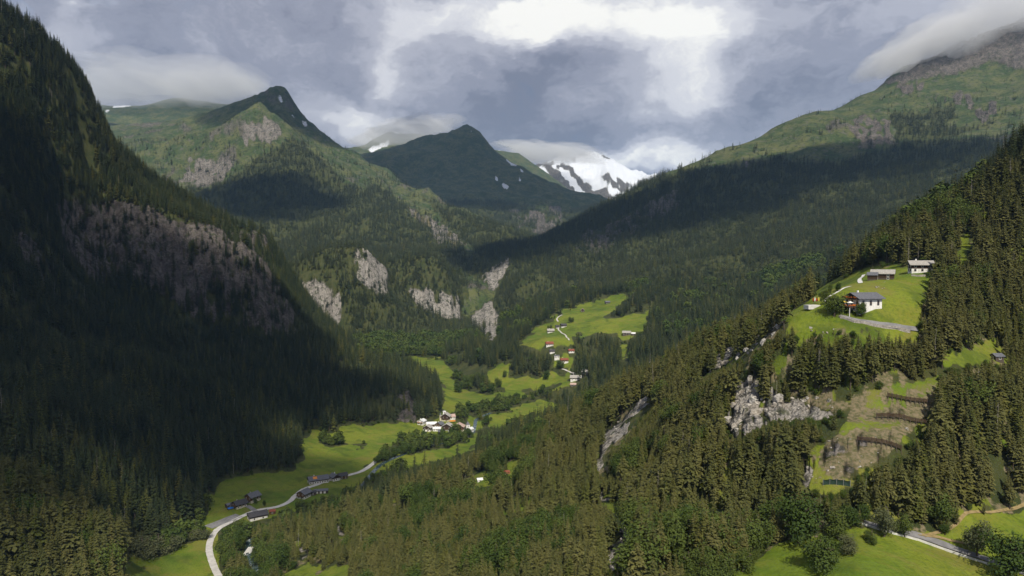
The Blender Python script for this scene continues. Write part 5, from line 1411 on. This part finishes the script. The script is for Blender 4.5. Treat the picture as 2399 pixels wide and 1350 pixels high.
leaf_tree(1288, 776, 17, 'round tree behind the grey roofed farmhouse on the upper meadow', 1.0)
leaf_tree(1338, 756, 16, 'small bushy tree in the middle of the upper meadow', 1.2)
leaf_tree(1312, 866, 26, 'round tree beside the path under the red and white chalet', 1.1)
leaf_tree(598, 1182, 18, 'small dark tree beside the steep slate roofed farmhouse', .7)
leaf_tree(619, 1187, 18, 'small dark tree standing alone beside the valley road', .7)
leaf_tree(1052, 1003, 14, 'leafy tree in front of the tall gabled chalet', 1.0)
for (u, v, h) in ((335, 1305, 60), (372, 1296, 58), (402, 1290, 46), (425, 1272, 34), (452, 1266, 32), (478, 1264, 30), (352, 1268, 40)):
    leaf_tree(u, v, h, 'grey green willow bush in the thicket behind the sunny valley meadow', 1.35, 'willow thicket by the valley meadow', 'shrub', WILLOW_ME)
for (u, v, h) in ((530, 1320, 62), (555, 1338, 60), (545, 1290, 56), (606, 1325, 70), (625, 1345, 70), (612, 1290, 55), (640, 1330, 58), (560, 1252, 40), (545, 1262, 40)):
    leaf_tree(u, v, h, 'soft green tree on the river bank beside the pale valley road', .95, 'river bank trees', 'broadleaf_tree')
for (u, v, h) in ((1615, 1352, 70), (1650, 1340, 84), (1690, 1330, 96), (1722, 1318, 88), (1758, 1300, 92), (1782, 1292, 70), (1640, 1300, 80), (1675, 1290, 84), (1598, 1318, 70), (1700, 1372, 70), (1740, 1340, 56), (1665, 1368, 66), (1962, 1262, 60), (1992, 1240, 54)):
    leaf_tree(u, v, h, 'bright green bushy tree in the thicket at the corner of the near meadow', 1.1, 'thicket beside the near meadow')
for (u, v, h) in ((885, 1085, 24), (905, 1080, 30), (925, 1072, 30), (945, 1066, 30), (965, 1062, 28), (985, 1056, 28), (1005, 1050, 26), (1025, 1046, 26), (1045, 1042, 26), (1065, 1038, 26), (1085, 1032, 26), (1100, 1026, 24), (1075, 920, 30), (1095, 910, 34), (1115, 902, 34), (1135, 908, 34), (1150, 918, 26)):
    leaf_tree(u, v, h, 'dark leafy tree in the belt along the river between valley meadows', 1.1, 'river belt trees')
# bare leaning trunk by the road
p = spot(2080, 1228)
e = empty('dead_tree', p, .4, 'pale bent dead trunk rising behind the willow by the narrow road', 'tree')
V_, F_ = [], []; tube(V_, F_, [(0, 0, -.5), (.1, 0, 2.5), (0, 0, 4.6), (-.6, 0, 5.8), (-1.6, 0, 6.3)], [.14, .12, .09, .06, .03], 7); part('trunk', e, SNAG, vf=(V_, F_))

# ------------------------------------------------------------------ clouds over the valley and the hazy air
def cloud_material(name, density):
    m = bpy.data.materials.new(name); m.use_nodes = True
    t = NT(m.node_tree); t.n.clear()
    out = t.node('ShaderNodeOutputMaterial'); v = t.node('ShaderNodeVolumePrincipled')
    v.inputs['Color'].default_value = (.93, .94, .96, 1); v.inputs['Density'].default_value = density; v.inputs['Anisotropy'].default_value = .3
    t.l.new(v.outputs[0], out.inputs['Volume'])
    return m
CLOUD = cloud_material('cloud', .013)

def cloud(center, rx, ry, rz, seed, rot=0.0, label=''):
    """one cumulus: a lumpy, flat-bottomed closed surface filled with even vapour"""
    bm = bmesh.new(); bmesh.ops.create_icosphere(bm, subdivisions=5, radius=1.0)
    P = np.array([v.co[:] for v in bm.verts])
    a = np.arctan2(P[:, 1], P[:, 0])
    n = fbm(P[:, 0] * 1.6 + seed * 7.1 + P[:, 2], P[:, 1] * 1.6 + seed * 3.3 - P[:, 2], 4, seed) * 2 - 1
    s_ = 1 + .55 * n
    Q = P * s_[:, None]
    Q[:, 2] = np.where(Q[:, 2] < 0, Q[:, 2] * .35, Q[:, 2])
    Q *= np.array([rx, ry, rz])
    for v, c in zip(bm.verts, Q): v.co = c
    me = bpy.data.meshes.new('cloud'); bm.to_mesh(me); bm.free()
    me.materials.append(CLOUD)
    o = bpy.data.objects.new('cloud', me); o.location = center; o.rotation_euler[2] = rot; C.objects.link(o)
    o['label'] = label; o['category'] = 'cloud'
    return o

def cloud_shading(u, v, d, rx, ry, seed, alt, rz=170, rot=0.0, label=''):
    p = Vector(G(u, v, d))
    c = p + SUN_DIR * ((alt - p.z) / SUN_DIR.z)
    return cloud(c, rx, ry, rz, seed, rot, label)

SHADE = [   # drifting clouds: the ground each one shades, its half widths
    (60, 800, 800, 330, 430, 1, 2250, 'broad grey cloud drifting over the foot of the left mountain'),
    (220, 650, 1150, 300, 260, 2, 2300, 'grey cloud above the cliff of the left mountain'),
    (520, 880, 1060, 300, 200, 3, 2250, 'long grey cloud above the forest under the cliff'),
    (620, 1145, 715, 165, 62, 4, 2200, 'small cloud above the valley farms'),
    (-190, 1250, 430, 110, 80, 14, 2200, 'small cloud above the shaded foreground forest'),
    (760, 270, 4750, 620, 420, 5, 3000, 'heavy cloud hanging before the pyramid shaped peak'),
    (640, 470, 3500, 380, 330, 6, 2700, 'cloud over the dark forest of the pyramid shaped peak'),
    (1080, 400, 6300, 1250, 1250, 7, 3100, 'wide cloud over the central dark peak'),
    (1480, 540, 2800, 620, 260, 8, 2500, 'long cloud above the dark forest of the right mountain'),
    (1900, 410, 2900, 700, 260, 9, 2700, 'second long cloud above the dark forest of the right mountain'),
    (1150, 600, 2650, 260, 200, 10, 2500, 'small cloud above the gorge'),
    (420, 300, 6200, 1300, 450, 12, 3300, 'far cloud bank over the distant ridge'),
]
for (u_, v_, d_, rx_, ry_, sd_, alt_, lb_) in SHADE:
    cloud_shading(u_, v_, d_, rx_, ry_, sd_, alt_ + 180, 140 + .12 * rx_, 0, lb_)

hz = bpy.data.materials.new('haze'); hz.use_nodes = True
_t = NT(hz.node_tree); _t.n.clear()
_o = _t.node('ShaderNodeOutputMaterial'); _v = _t.node('ShaderNodeVolumePrincipled')
_v.inputs['Color'].default_value = (.38, .64, 1.0, 1); _v.inputs['Density'].default_value = 2.5e-5; _v.inputs['Anisotropy'].default_value = .0
_t.l.new(_v.outputs[0], _o.inputs['Volume'])
bm = bmesh.new(); bmesh.ops.create_cube(bm, size=1.0)
hx, hy0, hy1, hz0, hz1 = 12500, -1500, 15500, float(Z.min()) - 1.5, max(float(Z.max()) + 40, 2150)
for v in bm.verts: v.co = (v.co.x * 2 * hx, hy0 if v.co.y < 0 else hy1, hz0 if v.co.z < 0 else hz1)
me = bpy.data.meshes.new('haze'); bm.to_mesh(me); bm.free(); me.materials.append(hz)
ho = bpy.data.objects.new('haze', me); ho['kind'] = 'stuff'; C.objects.link(ho)
print('haze', hz0, hz1)

# low cloud clinging to the summits, as soft lumpy banks
def mist(u, v, d, rx, ry, rz, density, seed, label, tilt=0.0, yaw=0.0):
    m = cloud_material('mist_%d' % seed, density)
    m.node_tree.nodes['Principled Volume'].inputs['Anisotropy'].default_value = 0.0
    c = Vector(G(u, v, d))
    bm = bmesh.new(); bmesh.ops.create_icosphere(bm, subdivisions=5, radius=1.0)
    P = np.array([q.co[:] for q in bm.verts])
    n = fbm(P[:, 0] * 3.4 + seed * 5.7 + P[:, 2] * 1.3, P[:, 1] * 2.6 + P[:, 2] * 2.2 - seed, 5, seed) * 2 - 1
    Q = P * (1 + .60 * n)[:, None] * np.array([rx, ry, rz])
    for q, w in zip(bm.verts, Q): q.co = w
    me = bpy.data.meshes.new('mist'); bm.to_mesh(me); bm.free(); me.materials.append(m)
    o = bpy.data.objects.new('mist', me); o.location = c; o.rotation_euler = (0, tilt, yaw); C.objects.link(o)
    o['kind'] = 'stuff'; o['label'] = label; o['category'] = 'mist'
mist(2340, 40, 3950, 560, 320, 150, .0036, 1, 'grey low cloud wrapping the bare right summit', R(-20))
mist(2150, 112, 3900, 330, 240, 80, .0040, 2, 'thin low cloud trailing down the right ridge', R(-26))
mist(330, 196, 7000, 950, 500, 230, .0013, 3, 'low cloud bank over the distant left ridge')
mist(500, 205, 7200, 520, 400, 170, .0013, 4, 'low cloud beside the pyramid shaped peak')
mist(960, 306, 7400, 480, 400, 110, .0032, 5, 'low cloud behind the shoulder of the central peak', R(-10))
mist(1290, 358, 9600, 700, 500, 110, .0030, 6, 'low cloud hiding the left shoulder of the snowy mountain', R(4))
